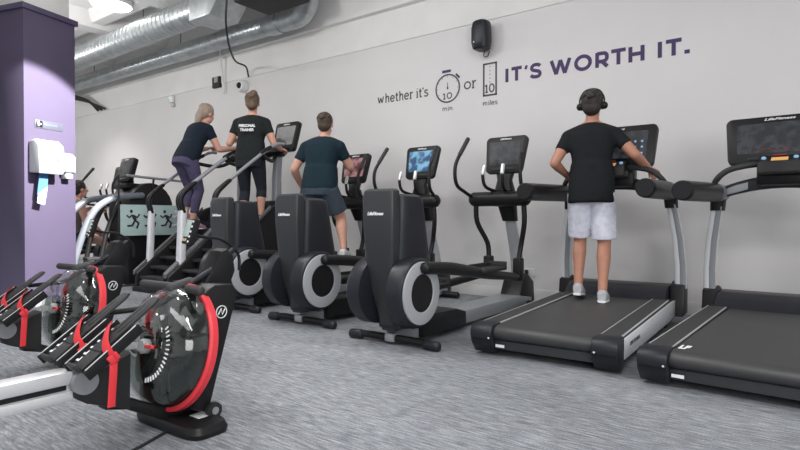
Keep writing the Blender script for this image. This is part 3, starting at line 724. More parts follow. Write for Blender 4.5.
# glass sign panel with running figures
t = thing('glass_sign', 'pale green glass panel with black running figures on a thin post', 'sign', (-7.22,3.62,0))
def glassm():
    m = bpy.data.materials.new('frosted_glass'); m.use_nodes = True; b = m.node_tree.nodes['Principled BSDF']
    b.inputs['Base Color'].default_value = (.52,.68,.66,1); b.inputs['Roughness'].default_value = .35; b.inputs['Alpha'].default_value = .86
    n = m.node_tree.nodes.new('ShaderNodeTexNoise'); n.inputs['Scale'].default_value = 4
    r = m.node_tree.nodes.new('ShaderNodeValToRGB'); r.color_ramp.elements[0].color = (.44,.60,.58,1); r.color_ramp.elements[1].color = (.58,.72,.70,1)
    m.node_tree.links.new(n.outputs[0], r.inputs[0]); m.node_tree.links.new(r.outputs[0], b.inputs['Base Color']); return m
part('glass_pane', lambda b: box(b, -.006,.006,.02,.93,.66,1.07,.002), glassm(), t)
part('post', lambda b: tube(b, [(0,0,0),(0,0,1.45)], .012, 8), BLK2, t)
part('post', lambda b: tube(b, [(0,.95,0),(0,.95,1.07)], .012, 8), BLK2, t)
part('foot_plate', lambda b: box(b, -.06,.06,-.05,1.0,0,.012,.003), BLK2, t)
def runner(b, y0):
    def rb(pts, w):
        P = [V((.0075, y0+p[0]*.2, .72+p[1]*.29)) for p in pts]
        tube(b, [V((.009,p.y,p.z)) for p in P], w, 6)
    rb([(.45,.72),(.62,.5)], .020); rb([(.45,.74),(.2,.62),(.05,.72)], .011); rb([(.5,.72),(.75,.62),(.9,.78)], .011)
    rb([(.6,.5),(.85,.36),(.72,.12)], .013); rb([(.6,.5),(.42,.26),(.1,.24)], .013); ell(b, (.009, y0+.36*.2, .72+.9*.29), .005,.02,.024)
for k in range(3): part('running_figure', lambda b: runner(b, .09+.235*k), BLK2, t)
part('pale_figure', lambda b: runner(b, .73), WHITE, t)

# exercise bike with seated person far left
t = thing('exercise_bike', 'low exercise bike mostly hidden behind the silver arms and column', 'exercise bike', (-8.45,3.55,0))
part('base_frame', lambda b: (box(b, -.04,.04,-.3,.9,.03,.1,.01), box(b,-.2,.2,-.33,-.27,0,.05,.01), box(b,-.2,.2,.85,.91,0,.05,.01)), BLK, t)
part('seat_post', lambda b: tube(b, [(0,.0,.08),(0,-.03,.52)], .03, 12), SILD, t)
part('saddle', lambda b: loft(b, [((0,-.03,.50),.10,.12),((0,-.03,.54),.14,.15),((0,-.03,.57),.12,.13)], 20), BLK, t)
part('flywheel_case', lambda b: tube(b, [(-.07,.6,.36),(.07,.6,.36)], .26, 28), CHAR2, t)
part('handlebar_post', lambda b: tube(b, [(0,.62,.5),(0,.55,1.06)], .03, 12), SILV, t)
part('handlebar', lambda b: tube(b, [(-.24,.34,1.10),(-.2,.5,1.08),(0,.56,1.05),(.2,.5,1.08),(.24,.34,1.10)], .017, 10, sm=4, rnd=True), BLK, t)
console(t, (0,.58,1.18), .22,.2,R(25),SCR_G,.04,False,.5)
for s in (-1,1):
    part('crank', lambda b: box(b, s*.09-.01,s*.09+.01,.58,.62,.2 if s>0 else .34,.38 if s>0 else .52,.004), ALU, t)
    part('pedal', lambda b: box(b, s*.15-.05,s*.15+.05,.55,.65,.18 if s>0 else .50,.21 if s>0 else .53,.006), BLK, t)

# ---------------------------------------------------------------- water rowers
def clear_mat(name, col, fac, rough=.04):
    m = bpy.data.materials.new(name); m.use_nodes = True; nt = m.node_tree; N = nt.nodes.new; L = nt.links.new
    nt.nodes.remove(nt.nodes['Principled BSDF']); out = nt.nodes['Material Output']
    tr = N('ShaderNodeBsdfTransparent'); tr.inputs[0].default_value = (*col,1)
    gl_ = N('ShaderNodeBsdfGlossy'); gl_.inputs['Roughness'].default_value = rough; gl_.inputs['Color'].default_value = (.9,.92,.92,1)
    lw = N('ShaderNodeLayerWeight'); lw.inputs['Blend'].default_value = .25
    n = N('ShaderNodeTexNoise'); n.inputs['Scale'].default_value = 6; n.inputs['Detail'].default_value = 1
    bp = N('ShaderNodeBump'); bp.inputs['Strength'].default_value = .12; bp.inputs['Distance'].default_value = .02
    L(n.outputs[0], bp.inputs['Height']); L(bp.outputs[0], gl_.inputs['Normal'])
    mx = N('ShaderNodeMath'); mx.operation = 'MULTIPLY_ADD'; mx.inputs[1].default_value = .5; mx.inputs[2].default_value = fac
    L(lw.outputs['Facing'], mx.inputs[0])
    ms = N('ShaderNodeMixShader'); L(mx.outputs[0], ms.inputs[0]); L(tr.outputs[0], ms.inputs[1]); L(gl_.outputs[0], ms.inputs[2]); L(ms.outputs[0], out.inputs['Surface'])
    return m
DOME = clear_mat('clear_polycarbonate', (.84,.86,.84), .05)
WATER = clear_mat('tank_water', (.36,.42,.38), .03, .02)
def make_rower():
    t = thing('rowing_machine', 'x', 'rowing machine')
    tilt = Matrix.Translation((0,-.035,.337)) @ Matrix.Rotation(R(-12),4,'X')
    dm = part('tank_dome', lambda b: lathe(b, [(.256,.0),(.254,-.025),(.244,-.065),(.222,-.10),(.183,-.132),(.150,-.146),(.146,-.153),(.12,-.162),(.05,-.171),(0,-.172)][::-1], axis='y', seg=56, M=tilt, close=False), DOME, t)
    def rim(b): lathe(b, [(.252,-.012),(.263,-.014),(.271,-.006),(.271,.018),(.265,.024),(.252,.024)], axis='y', seg=64, M=tilt, close=True)
    part('red_rim', rim, RED, t, label='red ring around the water tank')
    part('tank_back', lambda b: lathe(b, [(0,.02),(.25,.02),(.25,.035),(.20,.05),(.12,.055),(0,.055)], axis='y', seg=48, M=tilt), mat('tank_backing', (.05,.055,.052), .5, noise=.1), t)
    def water(b):
        # water fills the lower 60 percent of the dome
        t_ = bmesh.new(); lathe(t_, [(0,-.160),(.05,-.159),(.115,-.148),(.175,-.126),(.212,-.097),(.234,-.062),(.244,-.025),(.246,.0),(.246,.02),(0,.02)], axis='y', seg=48, M=tilt)
        bmesh.ops.bisect_plane(t_, geom=list(t_.verts)+list(t_.edges)+list(t_.faces), plane_co=(0,0,.41), plane_no=(0,0,1), clear_outer=True)
        es = [e for e in t_.edges if len(e.link_faces) == 1]
        bmesh.ops.holes_fill(t_, edges=es); merge(b, t_)
    part('water', water, WATER, t)
    hub = part('paddle', lambda b: [box(b, .02,.20,-.055,-.045,-.028,.028,.004, M=tilt @ Matrix.Rotation(R(60*k+8),4,'Y')) for k in range(6)]+[lathe(b, [(.045,-.08),(.045,-.03)], axis='y', seg=20, M=tilt)], mat('paddle_grey', (.10,.11,.11), .4, noise=.1), t)
    tk = tilt @ Matrix.Translation((.055,.004,.0))
    def gauge(b):
        for k in range(17):
            M = tk @ Matrix.Rotation(R(-40+7.5*k),4,'Y'); box(b, .122,.140,-.156,-.1515,-.0026,.0026, M=M)
    part('level_scale', gauge, WHITE, dm)
    def pointer(b):
        M = tk @ Matrix.Rotation(R(170),4,'Y'); box(b, -.03,.13,-.182,-.173,-.008,.010,.002, M=M)
        M = tk @ Matrix.Rotation(R(140),4,'Y')
        for q in range(5): box(b, .01+.03*q,.028+.03*q,-.183,-.173,-.012,.0,0, M=tk @ Matrix.Rotation(R(176),4,'Y'))
    kn = part('resistance_knob', lambda b: lathe(b, [(.03,-.160),(.03,-.182),(.022,-.190),(0,-.190)], axis='y', seg=20, M=tk), mat('knob_clear', (.35,.36,.36), .2, noise=.05), t)
    part('pointer', pointer, mat('pointer_white', (.6,.6,.6), .4, noise=.1), kn)
    part('pointer_tip', lambda b: box(b, .03,.08,-.192,-.178,-.006,.008,.002, M=tk @ Matrix.Rotation(R(-4),4,'Y')), RED, kn)
    cs = part('casing', lambda b: prism(b, [(-.04,.09),(.03,.06),(.180,.555),(.155,.595),(.06,.60),(.01,.57)], 'x', -.15,.15,.012), BLK, t)
    def logo(b):
        c = V((.1515,.092,.480)); n = 28
        pts = [V((c.x, c.y+.026*cos(2*pi*i/n), c.z+.026*sin(2*pi*i/n))) for i in range(n+1)]
        tube(b, pts, .0022, 6)
        tube(b, [c+V((0,-.016,-.010)), c+V((0,-.002,.014)), c+V((0,.004,-.012)), c+V((0,.017,.012))], .003, 6)
    part('logo', logo, WHITE, cs)
    part('front_foot', lambda b: loft(b, [((.02,-.02,.0),.235,.095),((.02,-.02,.02),.24,.10),((.02,-.02,.045),.225,.09),((.02,-.02,.055),.19,.07)], 40, p=4.5), BLK, t)
    part('foot_label', lambda b: box(b, .10,.165,-.03,.03,.0545,.0565), WHITE, t)
    for s in (-1,1):
        w = part('transport_wheel', lambda b: tube(b, [(s*.15,.045,.07),(s*.172,.045,.07)], .034, 20), BLK2, t)
        part('wheel_hub', lambda b: tube(b, [(s*.172,.045,.07),(s*.175,.045,.07)], .016, 16), SILD, w)
    part('frame_beam', lambda b: prism(b, [(.05,.025),(.05,.085),(-.12,.105),(-.28,.19),(-.34,.19),(-.34,.15),(-.26,.13),(-.12,.05)], 'x', -.04,.04,.01), BLK, t)
    part('foot_support', lambda b: prism(b, [(-.42,.20),(-.26,.135),(-.255,.36),(-.36,.32),(-.44,.28)], 'x', -.062,.062,.01), BLK2, t)
    # rail
    def rail(b):
        box(b, -.045,.045,-2.15,-.46,.280,.330,.010); box(b, -.030,.030,-2.15,-.46,.257,.285,.004); box(b, -.045,.045,-2.15,-.46,.220,.260,.010)
    rl = part('rail', rail, ALU, t)
    part('rail_slot', lambda b: box(b, .029,.031,-2.14,-.48,.261,.279), BLK, rl)
    part('rail_bracket', lambda b: tube(b, [(-.075,-.43,.285),(.075,-.43,.285)], .045, 20), SILD, t)
    part('rear_foot', lambda b: (box(b, -.03,.03,-2.05,-1.95,.02,.24,.01), box(b, -.22,.22,-2.05,-1.95,0,.05,.015)), BLK, t)
    st = part('seat', lambda b: loft(b, [((0,-1.55,.37),.12,.09),((0,-1.55,.40),.155,.12),((0,-1.55,.43),.15,.115)], 24, p=3), BLK2, t)
    part('seat_carriage', lambda b: box(b, -.06,.06,-1.63,-1.47,.335,.372,.008), SILD, st)
    # foot boards
    for s in (-1,1):
        x = s*.112; ang = math.atan2(.18,.25)
        M = Matrix.Translation((x,-.475,.345)) @ Matrix.Rotation(ang,4,'X')
        fb = part('footboard', lambda b: (box(b, -.078,.075,0,.22,-.018,.004,.006, M=M), box(b,-.083,-.075,-.01,.23,-.024,.016,.003,M=M), box(b,.072,.080,-.01,.23,-.024,.016,.003,M=M)), BLK, t)
        for xe in (-.079,.076): part('edge_trim', lambda b: box(b, xe-.002,xe+.002,0,.22,.006,.0180,0,M=M), ALU, fb)
        def marks(b):
            for k in range(6): box(b, -.068,-.036,.03+.031*k,.039+.031*k,.0035,.0055,0,M=M); box(b,-.054,-.047,.039+.031*k,.050+.031*k,.0035,.0055,0,M=M)
        part('size_marks', marks, WHITE, fb)
        def slider(b):
            prism(b, [(-.024,.08),(.044,.08),(.046,.19),(.042,.34),(.030,.365),(-.008,.365),(-.020,.34),(-.024,.19)], 'z', .008, .020, .003, M=M)
            box(b, -.026,.044,.0,.10,.006,.016,.004,M=M); box(b,-.026,.044,-.012,.002,.006,.040,.005,M=M)
        sl = part('foot_cradle', slider, RUB, fb)
        for xx in (-.004,.026): part('cradle_slot', lambda b: box(b, xx-.005,xx+.005,.17,.32,.0195,.0212,.001,M=M), BLK, sl)
        def strap(b):
            pts = [(-.084,.19,-.02),(-.082,.195,.014),(-.06,.185,.026),(0,.145,.034),(.055,.105,.028),(.082,.09,.005),(.084,.085,-.03)]
            tube(b, [M @ V(p) for p in pts], .020, 8, sm=4, flat=.10, up=M.to_3x3() @ V((-1,0,.0)))
        ss = part('foot_strap', strap, REDS, fb)
        def tail(b):
            p = M @ V((.084,.09,-.02)); tube(b, [p, p+V((.006,-.005,-.05)), p+V((.004,-.008,-.11)), p+V((.0,-.01,-.17))], .014, 8, sm=4, flat=.12, up=(1,0,0))
        if s > 0: part('strap_tail', tail, REDS, ss)
        part('buckle', lambda b: box(b, .078,.094,.070,.110,-.03,.0,.004,M=M), RED, ss)
    # handle resting in front of the casing top
    hd = part('handle', lambda b: (tube(b, [(-.20,-.05,.588),(-.12,-.02,.584),(0,.0,.582),(.12,-.02,.584),(.20,-.05,.588)], .015, 12, sm=4, rnd=True),), BLK, t)
    for s in (-1,1): part('grip', lambda b: tube(b, [(s*.06,-.006,.582),(s*.14,-.026,.585),(s*.215,-.055,.590)], .0195, 14, sm=3, rnd=True), RUB, hd)
    part('handle_hub', lambda b: tube(b, [(0,-.05,.578),(0,.04,.598)], .028, 14, rnd=True), RUB, hd)
    part('pull_belt', lambda b: box(b, -.018,.018,.03,.15,.603,.609,.001), BLK2, hd)
    part('handle_cradle', lambda b: tube(b, [(-.02,.0,.57),(-.04,-.05,.53),(-.07,-.10,.505),(-.12,-.17,.495),(-.16,-.24,.49)], .012, 10, sm=5, rnd=True), BLK, t)
    part('cradle_brace', lambda b: (tube(b, [(.02,.03,.60),(.03,.15,.665),(.02,.245,.735)], .013, 10, sm=4, rnd=True), tube(b, [(-.03,.03,.60),(0,.15,.622),(0,.25,.630)], .011, 10, sm=4, rnd=True)), CHAR2, t)
    part('neck', lambda b: prism(b, [(.07,.585),(.215,.575),(.245,.64),(.235,.71),(.20,.745),(.165,.735),(.13,.67)], 'x', -.05,.05,.015), BLK, t)
    ma = part('monitor_arm', lambda b: tube(b, [(0,.235,.70),(0,.30,.64),(0,.29,.72),(0,.20,.785),(0,.10,.80),(0,.04,.815)][1:] , .0075, 10, sm=5, rnd=True), BLK, t)
    Mm = Matrix.Translation((.02,.03,.825)) @ Matrix.Rotation(R(-18),4,'X') @ Matrix.Diagonal((.55,.8,.75,1))
    mo = part('monitor', lambda b: box(b, -.055,.055,-.015,.022,-.075,.075,.008, M=Mm), BLK, t)
    part('screen', lambda b: box(b, -.047,.020,-.0175,-.0145,-.035,.066,.002, M=Mm), LCD, mo)
    def btn(b):
        for k in range(5): box(b, .028,.044,-.018,-.0145,.05-.03*k,.062-.03*k,.002,M=Mm)
    part('buttons', btn, WHITE, mo)
    part('lower_buttons', lambda b: [box(b, -.04+.028*k,-.022+.028*k,-.018,-.0145,-.062,-.046,.003,M=Mm) for k in range(2)], mat('tan_buttons', (.65,.45,.25), .4, noise=.05), mo)
    return t
r0 = make_rower(); RG = 'water rowing machines'
for i, (x,y,lab) in enumerate([(-2.19,1.37,'front water rowing machine nearest the camera, clear tank with red ring'),
                               (-3.52,1.56,'second water rowing machine behind the front one, close to the purple column')]):
    o = r0 if i == 0 else copy_tree(r0); o.location = (x,y,0); o['label'] = lab; o['group'] = RG
tag(part('floor_cable', lambda b: tube(b, [(-2.12,1.25,.006),(-2.03,1.0,.006),(-2.05,.8,.006),(-1.95,.5,.006),(-1.9,.1,.006)], .006, 6, sm=5), BLK2), 'thin black cable lying on the carpet by the front rowing machine', 'cable')

# ---------------------------------------------------------------- people
def person(label, loc, rz, J, skin, hair_m, shirt_m, bottom_m, shoe_m, long=False, knee=.5, bun=False, sleeve=.5, build=1.0, shirt=True, thing_name='person', hem=-.06):
    """J: joints in metres, local, +Y is where the person faces"""
    t = thing(thing_name, label, 'person', loc, rz)
    g = {k: V(v) for k, v in J.items() if isinstance(v, tuple)}
    P, C, H = g['pelvis'], g['chest'], g['head']
    spine = (C-P).normalized(); side = V((1,0,0)); yaw = J.get('yaw', 0)
    side = (g['shR']-g['shL']).normalized(); fwd = spine.cross(side)*-1
    if fwd.y < 0: fwd = -fwd
    M3 = Matrix((side, fwd, spine)).transposed()
    bw = build
    def torso(b, inf=0, top=True, low=-.08, short=False):
        L = (C-P).length
        secs = []
        prof = [(-.12,.10,.075),(-.06,.155,.105),(0,.165,.115),(.25,.150,.105),(.45,.140,.100),(.7,.160,.110),(.9,.170,.110),(1.0,.155,.095),(1.06,.10,.075),(1.10,.055,.055)]
        for f, rx, ry in prof:
            if f*L < low: continue
            if not top and f > 1.06: continue
            c = P+spine*(f*L if f < 0 or True else 0)
            secs.append((c, rx*bw+inf, ry*bw+inf, M3))
        loft(b, secs, 28, p=2.3)
    def limb(b, pts, rs, flat_end=False): tube(b, pts, rs, 14, rnd=not flat_end)
    def body(b):
        torso(b)
        nk = C+spine*.02
        for n in 'LR': limb(b, [C+spine*.045, C.lerp(g['sh'+n],.5)+spine*.022, g['sh'+n]], [.055,.056*bw,.056*bw])
        limb(b, [nk, H-V((0,0,.06))], [.058*bw,.052])
        # head: cranium, jaw, nose, ears
        HR = Euler((J.get('pitch',0),0,J.get('headyaw',0))).to_matrix()
        def hp(x,y,z): return H+HR @ V((x,y,z))
        ell(b, hp(0,-.01,.025), .076,.096,.098, rot=HR, seg=24)
        ell(b, hp(0,.03,-.05), .056,.062,.068, rot=HR, seg=20)
        ell(b, hp(0,.100,-.012), .013,.020,.024, rot=HR, seg=12)
        for s in (-1,1): ell(b, hp(s*.079,-.005,-.005), .010,.020,.032, rot=HR, seg=12)
        for s, n in ((-1,'L'),(1,'R')):
            S, E, W = g['sh'+n], g['el'+n], g['wr'+n]
            ell(b, S, .060*bw,.060*bw,.060*bw)
            m1 = S.lerp(E,.45)
            limb(b, [S, m1, E], [.056*bw,.050*bw,.040*bw]); 
            m2 = E.lerp(W,.3); limb(b, [E, m2, W], [.040*bw,.041*bw,.027*bw])
            # hand
            d = (W-E).normalized()
            hd = V(J.get('hand'+n, d)).normalized(); hl = .085
            nrm = V(J.get('palm'+n, (-s,0,0))); nrm = (nrm-hd*nrm.dot(hd)).normalized(); sd = hd.cross(nrm)
            palm = W+hd*.05
            mm = Matrix((sd, nrm, hd)).transposed()
            loft(b, [(W-hd*.01,.026,.020,mm),(W+hd*.03,.036,.017,mm),(W+hd*.075,.042,.015,mm),(W+hd*.09,.038,.012,mm)], 16, p=2.6)
            for k, (o_, ln) in enumerate(((-.031,.062),(-.0105,.074),(.0105,.070),(.031,.055))):
                b0 = W+hd*.082+sd*o_; b1 = b0+(hd*.75+nrm*.45+sd*o_*.0).normalized()*ln*.5; b2 = b1+(hd*.2+nrm*.95).normalized()*ln*.5
                tube(b, [W+hd*.06+sd*o_*.9, b0, b1, b2], [.010,.0098,.0092,.008], 8, rnd=True)
            th0 = W+hd*.03-sd*.030*1; tube(b, [th0, th0-sd*.028+hd*.028+nrm*.012, th0-sd*.030+hd*.055+nrm*.03], [.013,.011,.009], 8, rnd=True)
            Hh, K, A = g['hip'+n], g['kn'+n], g['an'+n]
            limb(b, [Hh, Hh.lerp(K,.4), K], [.088*bw,.078*bw,.054*bw])
            calf = K.lerp(A,.32)+V((0,-.012,0))
            limb(b, [K, calf, K.lerp(A,.75), A], [.053*bw,.056*bw,.040,.036])
            toe = V(J.get('toe'+n, (0,1,0))).normalized()
            limb(b, [A, A+V((0,0,-.035))+toe*.02, A+toe*.12+V((0,0,-.05))], [.036,.036,.028])
    remesh('body', (lambda bb: (body(bb), bb)[1])(bmesh.new()), skin, .0075, t, 3)
    HR = Euler((J.get('pitch',0),0,J.get('headyaw',0))).to_matrix()
    def hp(x,y,z): return H+HR @ V((x,y,z))
    def hair(b):
        ell(b, hp(0,-.022,.042), .088,.100,.102, rot=HR, seg=28)
        for q in range(26):
            a_ = q*2.4; e_ = .15+.75*((q*7)%26)/26; ell(b, hp(.072*cos(a_)*cos(e_), -.03+.082*sin(a_)*cos(e_)-.01, .045+.088*sin(e_)), .022,.022,.016, rot=HR, seg=8)
        ell(b, hp(0,-.052,-.012), .076,.062,.075, rot=HR, seg=20)
        if bun:
            ell(b, hp(.025,-.085,.105), .048,.044,.046, rot=HR, seg=16)
            ell(b, hp(.0,-.075,-.035), .066,.05,.06, rot=HR, seg=16)
        if long:
            limb(b, [hp(0,-.08,.03), hp(0,-.10,-.08), hp(0,-.11,-.18)], [.055,.055,.03])
    hr = remesh('hair', (lambda bb: (hair(bb), bb)[1])(bmesh.new()), hair_m, .008, t, 2)
    for s in (-1,1):
        part('eye', lambda b: (ell(b, hp(s*.03,.079,.012), .012,.009,.008, seg=12, rot=HR)), WHITE, t)
        part('eyebrow', lambda b: tube(b, [hp(s*.016,.088,.032), hp(s*.032,.084,.037), hp(s*.048,.072,.031)], .0035, 6), hair_m, t)
    part('mouth', lambda b: tube(b, [hp(-.022,.082,-.055), hp(0,.092,-.056), hp(.022,.082,-.055)], .005, 8, rnd=True), mat('lips', (.45,.14,.12), .5, noise=.05), t)
    if shirt:
        def sh(b):
            torso(b, .016, True, -.07)
            hemp = P+spine*hem
            loft(b, [(hemp, .172*bw+.012, .118*bw+.014, M3), (P+spine*.06, .170*bw+.012,.120*bw+.012,M3), (P+spine*.2,.155*bw+.012,.112*bw+.012,M3)], 28, p=2.2)
            for n in 'LR': tube(b, [C+spine*.030, C.lerp(g['sh'+n],.5)+spine*.012, g['sh'+n]], [.062,.066*bw,.064*bw], 16, rnd=True)
            for s, n in ((-1,'L'),(1,'R')):
                S, E = g['sh'+n], g['el'+n]
                ell(b, S, .065*bw,.065*bw,.063*bw)
                tube(b, [S, S.lerp(E,sleeve*.5), S.lerp(E,sleeve)], [.063*bw,.058*bw,.057*bw], 16)
        remesh('shirt', (lambda bb: (sh(bb), bb)[1])(bmesh.new()), shirt_m, .010, t, 14)
    def bot(b):
        loft(b, [(P-spine*.13,.14*bw+.01,.10*bw+.012,M3),(P-spine*.06,.168*bw+.008,.115*bw+.012,M3),(P,.168*bw+.008,.118*bw+.010,M3),(P+spine*.10,.158*bw+.006,.108*bw+.008,M3)], 28, p=2.3)
        for s, n in ((-1,'L'),(1,'R')):
            Hh, K, A = g['hip'+n], g['kn'+n], g['an'+n]
            if knee <= 1:
                tube(b, [Hh, Hh.lerp(K,knee*.5), Hh.lerp(K,knee)], [.100*bw,.100*bw,.098*bw], 18)
            else:
                k2 = knee-1; calf = K.lerp(A,.32)+V((0,-.012,0))
                pts = [Hh, Hh.lerp(K,.4), K, calf]; rr = [.097*bw,.085*bw,.062*bw,.063*bw]
                if k2 > .4: pts.append(K.lerp(A,k2)); rr.append(.048)
                tube(b, pts, rr, 18)
    remesh('shorts' if knee <= 1 else 'leggings', (lambda bb: (bot(bb), bb)[1])(bmesh.new()), bottom_m, .010, t, 2)
    for s, n in ((-1,'L'),(1,'R')):
        A = g['an'+n]; toe = V(J.get('toe'+n, (0,1,0))).normalized(); up = toe.cross(V((0,0,1)).cross(toe)).normalized()
        if up.z < 0: up = -up
        sd = toe.cross(up); mm = Matrix((sd, up, toe)).transposed(); base = A-up*.055
        def shoe(b):
            loft(b, [(base-toe*.06,.030,.032,mm),(base-toe*.04+up*.01,.038,.045,mm),(base+up*.012,.040,.052,mm),(base+toe*.06+up*.002,.042,.042,mm),(base+toe*.13-up*.01,.046,.030,mm),(base+toe*.18-up*.016,.036,.020,mm),(base+toe*.195-up*.018,.02,.012,mm)], 20, p=2.6)
        so = part('shoe', shoe, shoe_m, t)
        part('sole', lambda b: loft(b, [(base-toe*.065-up*.034,.030,.010,mm),(base-toe*.02-up*.034,.040,.011,mm),(base+toe*.06-up*.036,.042,.011,mm),(base+toe*.13-up*.036,.048,.010,mm),(base+toe*.20-up*.032,.022,.008,mm)], 20, p=3), WHITE, so)
    return t
HB = mat('dark_hair', (.022,.017,.014), .6, noise=.3, nscale=90, bump=.5)
HBR = mat('brown_hair', (.055,.035,.022), .6, noise=.3, nscale=90, bump=.5)
HBL = mat('blonde_hair', (.30,.23,.18), .6, noise=.3, nscale=90, bump=.5)
HRD = mat('auburn_hair', (.10,.062,.036), .6, noise=.35, nscale=90, bump=.5)
# running man on the treadmill
M1 = dict(pelvis=(0,0,.92), chest=(0,.05,1.40), head=(0,.06,1.60), shL=(-.185,.04,1.352), shR=(.185,.04,1.352),
    elL=(-.285,-.07,1.13), elR=(.33,.00,1.18), wrL=(-.215,.14,1.045), wrR=(.43,.21,1.085), handR=(.3,.9,-.25), palmR=(0,-.2,-1), handL=(.2,.9,-.15), palmL=(1,0,-.3),
    hipL=(-.09,0,.88), hipR=(.09,.0,.88), knL=(-.10,.12,.50), knR=(.10,.03,.47), anL=(-.10,.0,.135), anR=(.10,-.13,.105), toeL=(0,1,-.12), toeR=(0,1,-.05))
m1 = person('person running on the treadmill in black shirt and white shorts, wearing headphones', (-1.45,4.60,.212), R(12), M1, SKIN2, HB, cloth('black_shirt',(.012,.014,.016)), cloth('white_shorts',(.72,.73,.82)), mat('grey_shoes',(.45,.46,.48),.6,noise=.1), knee=.92, build=1.0, sleeve=.55, hem=-.13)
hp_ = part('headphones', lambda b: tube(b, [(-.092,.03,1.60),(-.095,.03,1.66),(-.06,.03,1.722),(0,.03,1.74),(.06,.03,1.722),(.095,.03,1.66),(.092,.03,1.60)], .007, 10, sm=4), BLK, m1)
for s in (-1,1): part('ear_cup', lambda b: tube(b, [(s*.082,.04,1.60),(s*.100,.04,1.60)], .030, 18, rnd=True), BLK, hp_)
# woman on the stair climber
W1 = dict(pelvis=(0,0,.90), chest=(0,.07,1.36), head=(-.005,.10,1.575), shL=(-.175,.06,1.33), shR=(.175,.06,1.33),
    elL=(-.27,.03,1.08), elR=(.27,.06,1.08), wrL=(-.30,.25,1.16), wrR=(.31,.24,1.03), handL=(0,.9,.2), handR=(.1,.9,.1), palmL=(.3,0,-1), palmR=(-.3,0,-1),
    hipL=(-.09,0,.86), hipR=(.09,0,.86), knL=(-.10,.10,.50), knR=(.10,.12,.52), anL=(-.10,.0,.09), anR=(.10,.10,.21), toeL=(0,1,0), toeR=(0,1,0), headyaw=R(12))
w1 = person('person on stair climber in printed black shirt, hair tied in a bun', (-5.46,4.33,.72), R(32), W1, SKIN, HRD, cloth('black_print_shirt',(.014,.017,.017)), cloth('black_leggings',(.020,.023,.030)), BLK, bun=True, knee=1.3, sleeve=.55)
for s_, z_, w_, h_ in (('PERSONAL',1.255,.20,.036),('TRAINER',1.205,.17,.034)):
    bm = textbm(s_, width=w_, height=h_, bold=.03); xform(bm, Matrix.Translation((-w_/2,-.116+.152*(z_-1.2),z_)) @ Matrix.Rotation(R(-8),4,'X')); make('shirt_print', bm, WHITE, w1)
# leaning person on the second stair climber
W2 = dict(pelvis=(0,-.06,.90), chest=(0,.16,1.31), head=(0,.26,1.50), shL=(-.17,.15,1.28), shR=(.17,.15,1.28),
    elL=(-.25,.26,1.04), elR=(.26,.24,1.02), wrL=(-.29,.50,1.10), wrR=(.31,.48,1.06), palmL=(.3,0,-1), palmR=(-.3,0,-1),
    hipL=(-.09,-.06,.86), hipR=(.09,-.06,.86), knL=(-.10,.08,.50), knR=(.10,.06,.49), anL=(-.10,.0,.21), anR=(.10,-.05,.10), toeL=(0,1,0), toeR=(0,1,0), pitch=R(-18))
w2 = person('person leaning forward on the left stair climber in navy shirt and purple leggings', (-6.36,4.10,.75), R(4), W2, SKIN, HBL, cloth('navy_shirt',(.009,.015,.026)), cloth('purple_leggings',(.075,.065,.12)), mat('pink_shoes',(.4,.2,.25),.6,noise=.1), knee=1.75, sleeve=.5, long=True)
# man on the elliptical
M2 = dict(pelvis=(0,0,.92), chest=(.02,.06,1.40), head=(.04,.09,1.60), shL=(-.18,.05,1.345), shR=(.21,.06,1.345),
    elL=(-.30,.00,1.10), elR=(.30,.16,1.13), wrL=(-.30,.17,.95), wrR=(.25,.40,1.14), palmL=(1,0,0), palmR=(-1,0,0),
    hipL=(-.10,0,.88), hipR=(.10,0,.88), knL=(-.20,.05,.50), knR=(.20,.15,.54), anL=(-.27,-.06,.095), anR=(.27,.02,.215), toeL=(0,1,0), toeR=(0,1,0))
m2 = person('person training on the elliptical in dark teal shirt and grey shorts', (-4.38,4.42,.335), R(24), M2, SKIN, HBR, cloth('teal_shirt',(.010,.024,.034)), cloth('grey_shorts',(.05,.065,.085)), mat('white_shoes',(.6,.6,.6),.6,noise=.1), knee=.75, build=1.13, sleeve=.6)
# seated person far left
M3_ = dict(pelvis=(0,0,.66), chest=(0,.10,1.10), head=(0,.16,1.30), shL=(-.18,.09,1.07), shR=(.18,.09,1.07),
    elL=(-.24,.14,.82), elR=(.24,.14,.82), wrL=(-.22,.32,.98), wrR=(.22,.32,.98), palmL=(1,0,-1), palmR=(-1,0,-1),
    hipL=(-.09,.02,.64), hipR=(.09,.02,.64), knL=(-.12,.42,.74), knR=(.12,.42,.56), anL=(-.15,.55,.64), anR=(.15,.55,.32), toeL=(0,1,-.2), toeR=(0,1,-.2))
m3 = person('person with dark hair and bare shoulders sitting on the bike behind the column', (-8.45,3.52,0), 0, M3_, SKIN, HB, cloth('grey_vest',(.16,.14,.15)), cloth('dark_shorts',(.02,.02,.03)), mat('blue_shoes',(.1,.3,.6),.6,noise=.1), knee=.6, shirt=True, sleeve=.08)

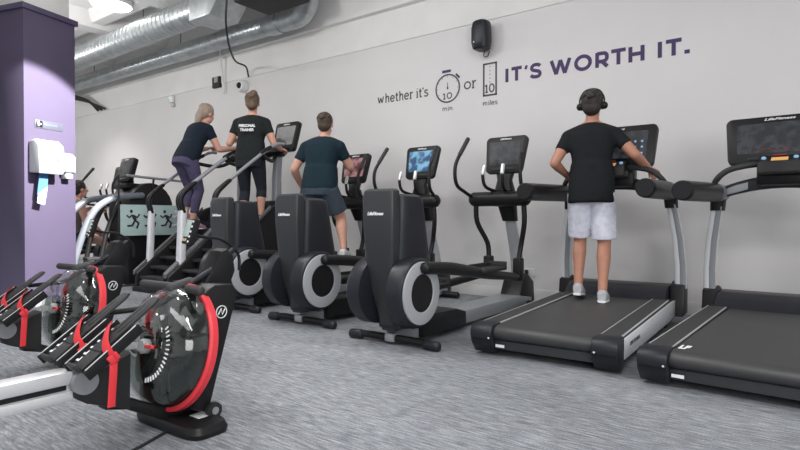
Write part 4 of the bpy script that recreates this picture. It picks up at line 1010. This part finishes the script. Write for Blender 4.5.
# ---------------------------------------------------------------- lights
def spot(loc, power, size=110, blend=.4, rad=.08, col=(1,.98,.95), aim=None):
    l = bpy.data.lights.new('spot', 'SPOT'); l.energy = power; l.spot_size = R(size); l.spot_blend = blend; l.shadow_soft_size = rad; l.color = col
    o = bpy.data.objects.new('spot', l); COL.objects.link(o); o.location = loc
    if aim: o.rotation_euler = (V(aim)-V(loc)).to_track_quat('-Z','Y').to_euler()
def area(loc, sx, sy, power, aim=None, col=(1,1,1)):
    l = bpy.data.lights.new('area', 'AREA'); l.shape = 'RECTANGLE'; l.size = sx; l.size_y = sy; l.energy = power; l.color = col
    o = bpy.data.objects.new('area', l); COL.objects.link(o); o.location = loc
    if aim: o.rotation_euler = (V(aim)-V(loc)).to_track_quat('-Z','Y').to_euler()
def point(loc, power, rad=.15, col=(1,.99,.97)):
    l = bpy.data.lights.new('point', 'POINT'); l.energy = power; l.shadow_soft_size = rad; l.color = col
    o = bpy.data.objects.new('point', l); COL.objects.link(o); o.location = loc
spot((-3.4,3.6,3.9), 5400, 32, .12, .05, aim=(-6.86,2.35,1.22))
spot((-11.2,4.4,3.5), 230, 120, 1.0, .1)
spot((-3.4,1.0,3.9), 110, 120, .6, .08)
area((-3.0,2.6,3.95), 3.0, .6, 60)
area((.9,-.2,3.95), 3.0, .6, 100)
area((-1.0,-1.0,3.9), 5, 1, 60)
area((4.5,-2.5,2.2), 3.5, 2.2, 175, (-1.0,5.6,1.2))  # added fill from behind right, brightens the lower wall
point((-8.6,2.6,3.3), 95)  # point lights have no fixtures, added to lift ceiling, ducts and upper wall
point((-12.5,3.0,3.3), 75)
point((-4.6,2.6,3.4), 60)
w = bpy.data.worlds.new('world'); SC.world = w; w.use_nodes = True
w.node_tree.nodes['Background'].inputs[0].default_value = (.96,.975,1,1); w.node_tree.nodes['Background'].inputs[1].default_value = .76
vs = SC.view_settings; vs.view_transform = 'Standard'; vs.look = 'None'; vs.gamma = 1; vs.use_curve_mapping = False; vs.exposure = .08
SC.cycles.max_bounces = 8; SC.cycles.transparent_max_bounces = 12; SC.cycles.use_denoising = True
SC.cycles.sample_clamp_indirect = 6
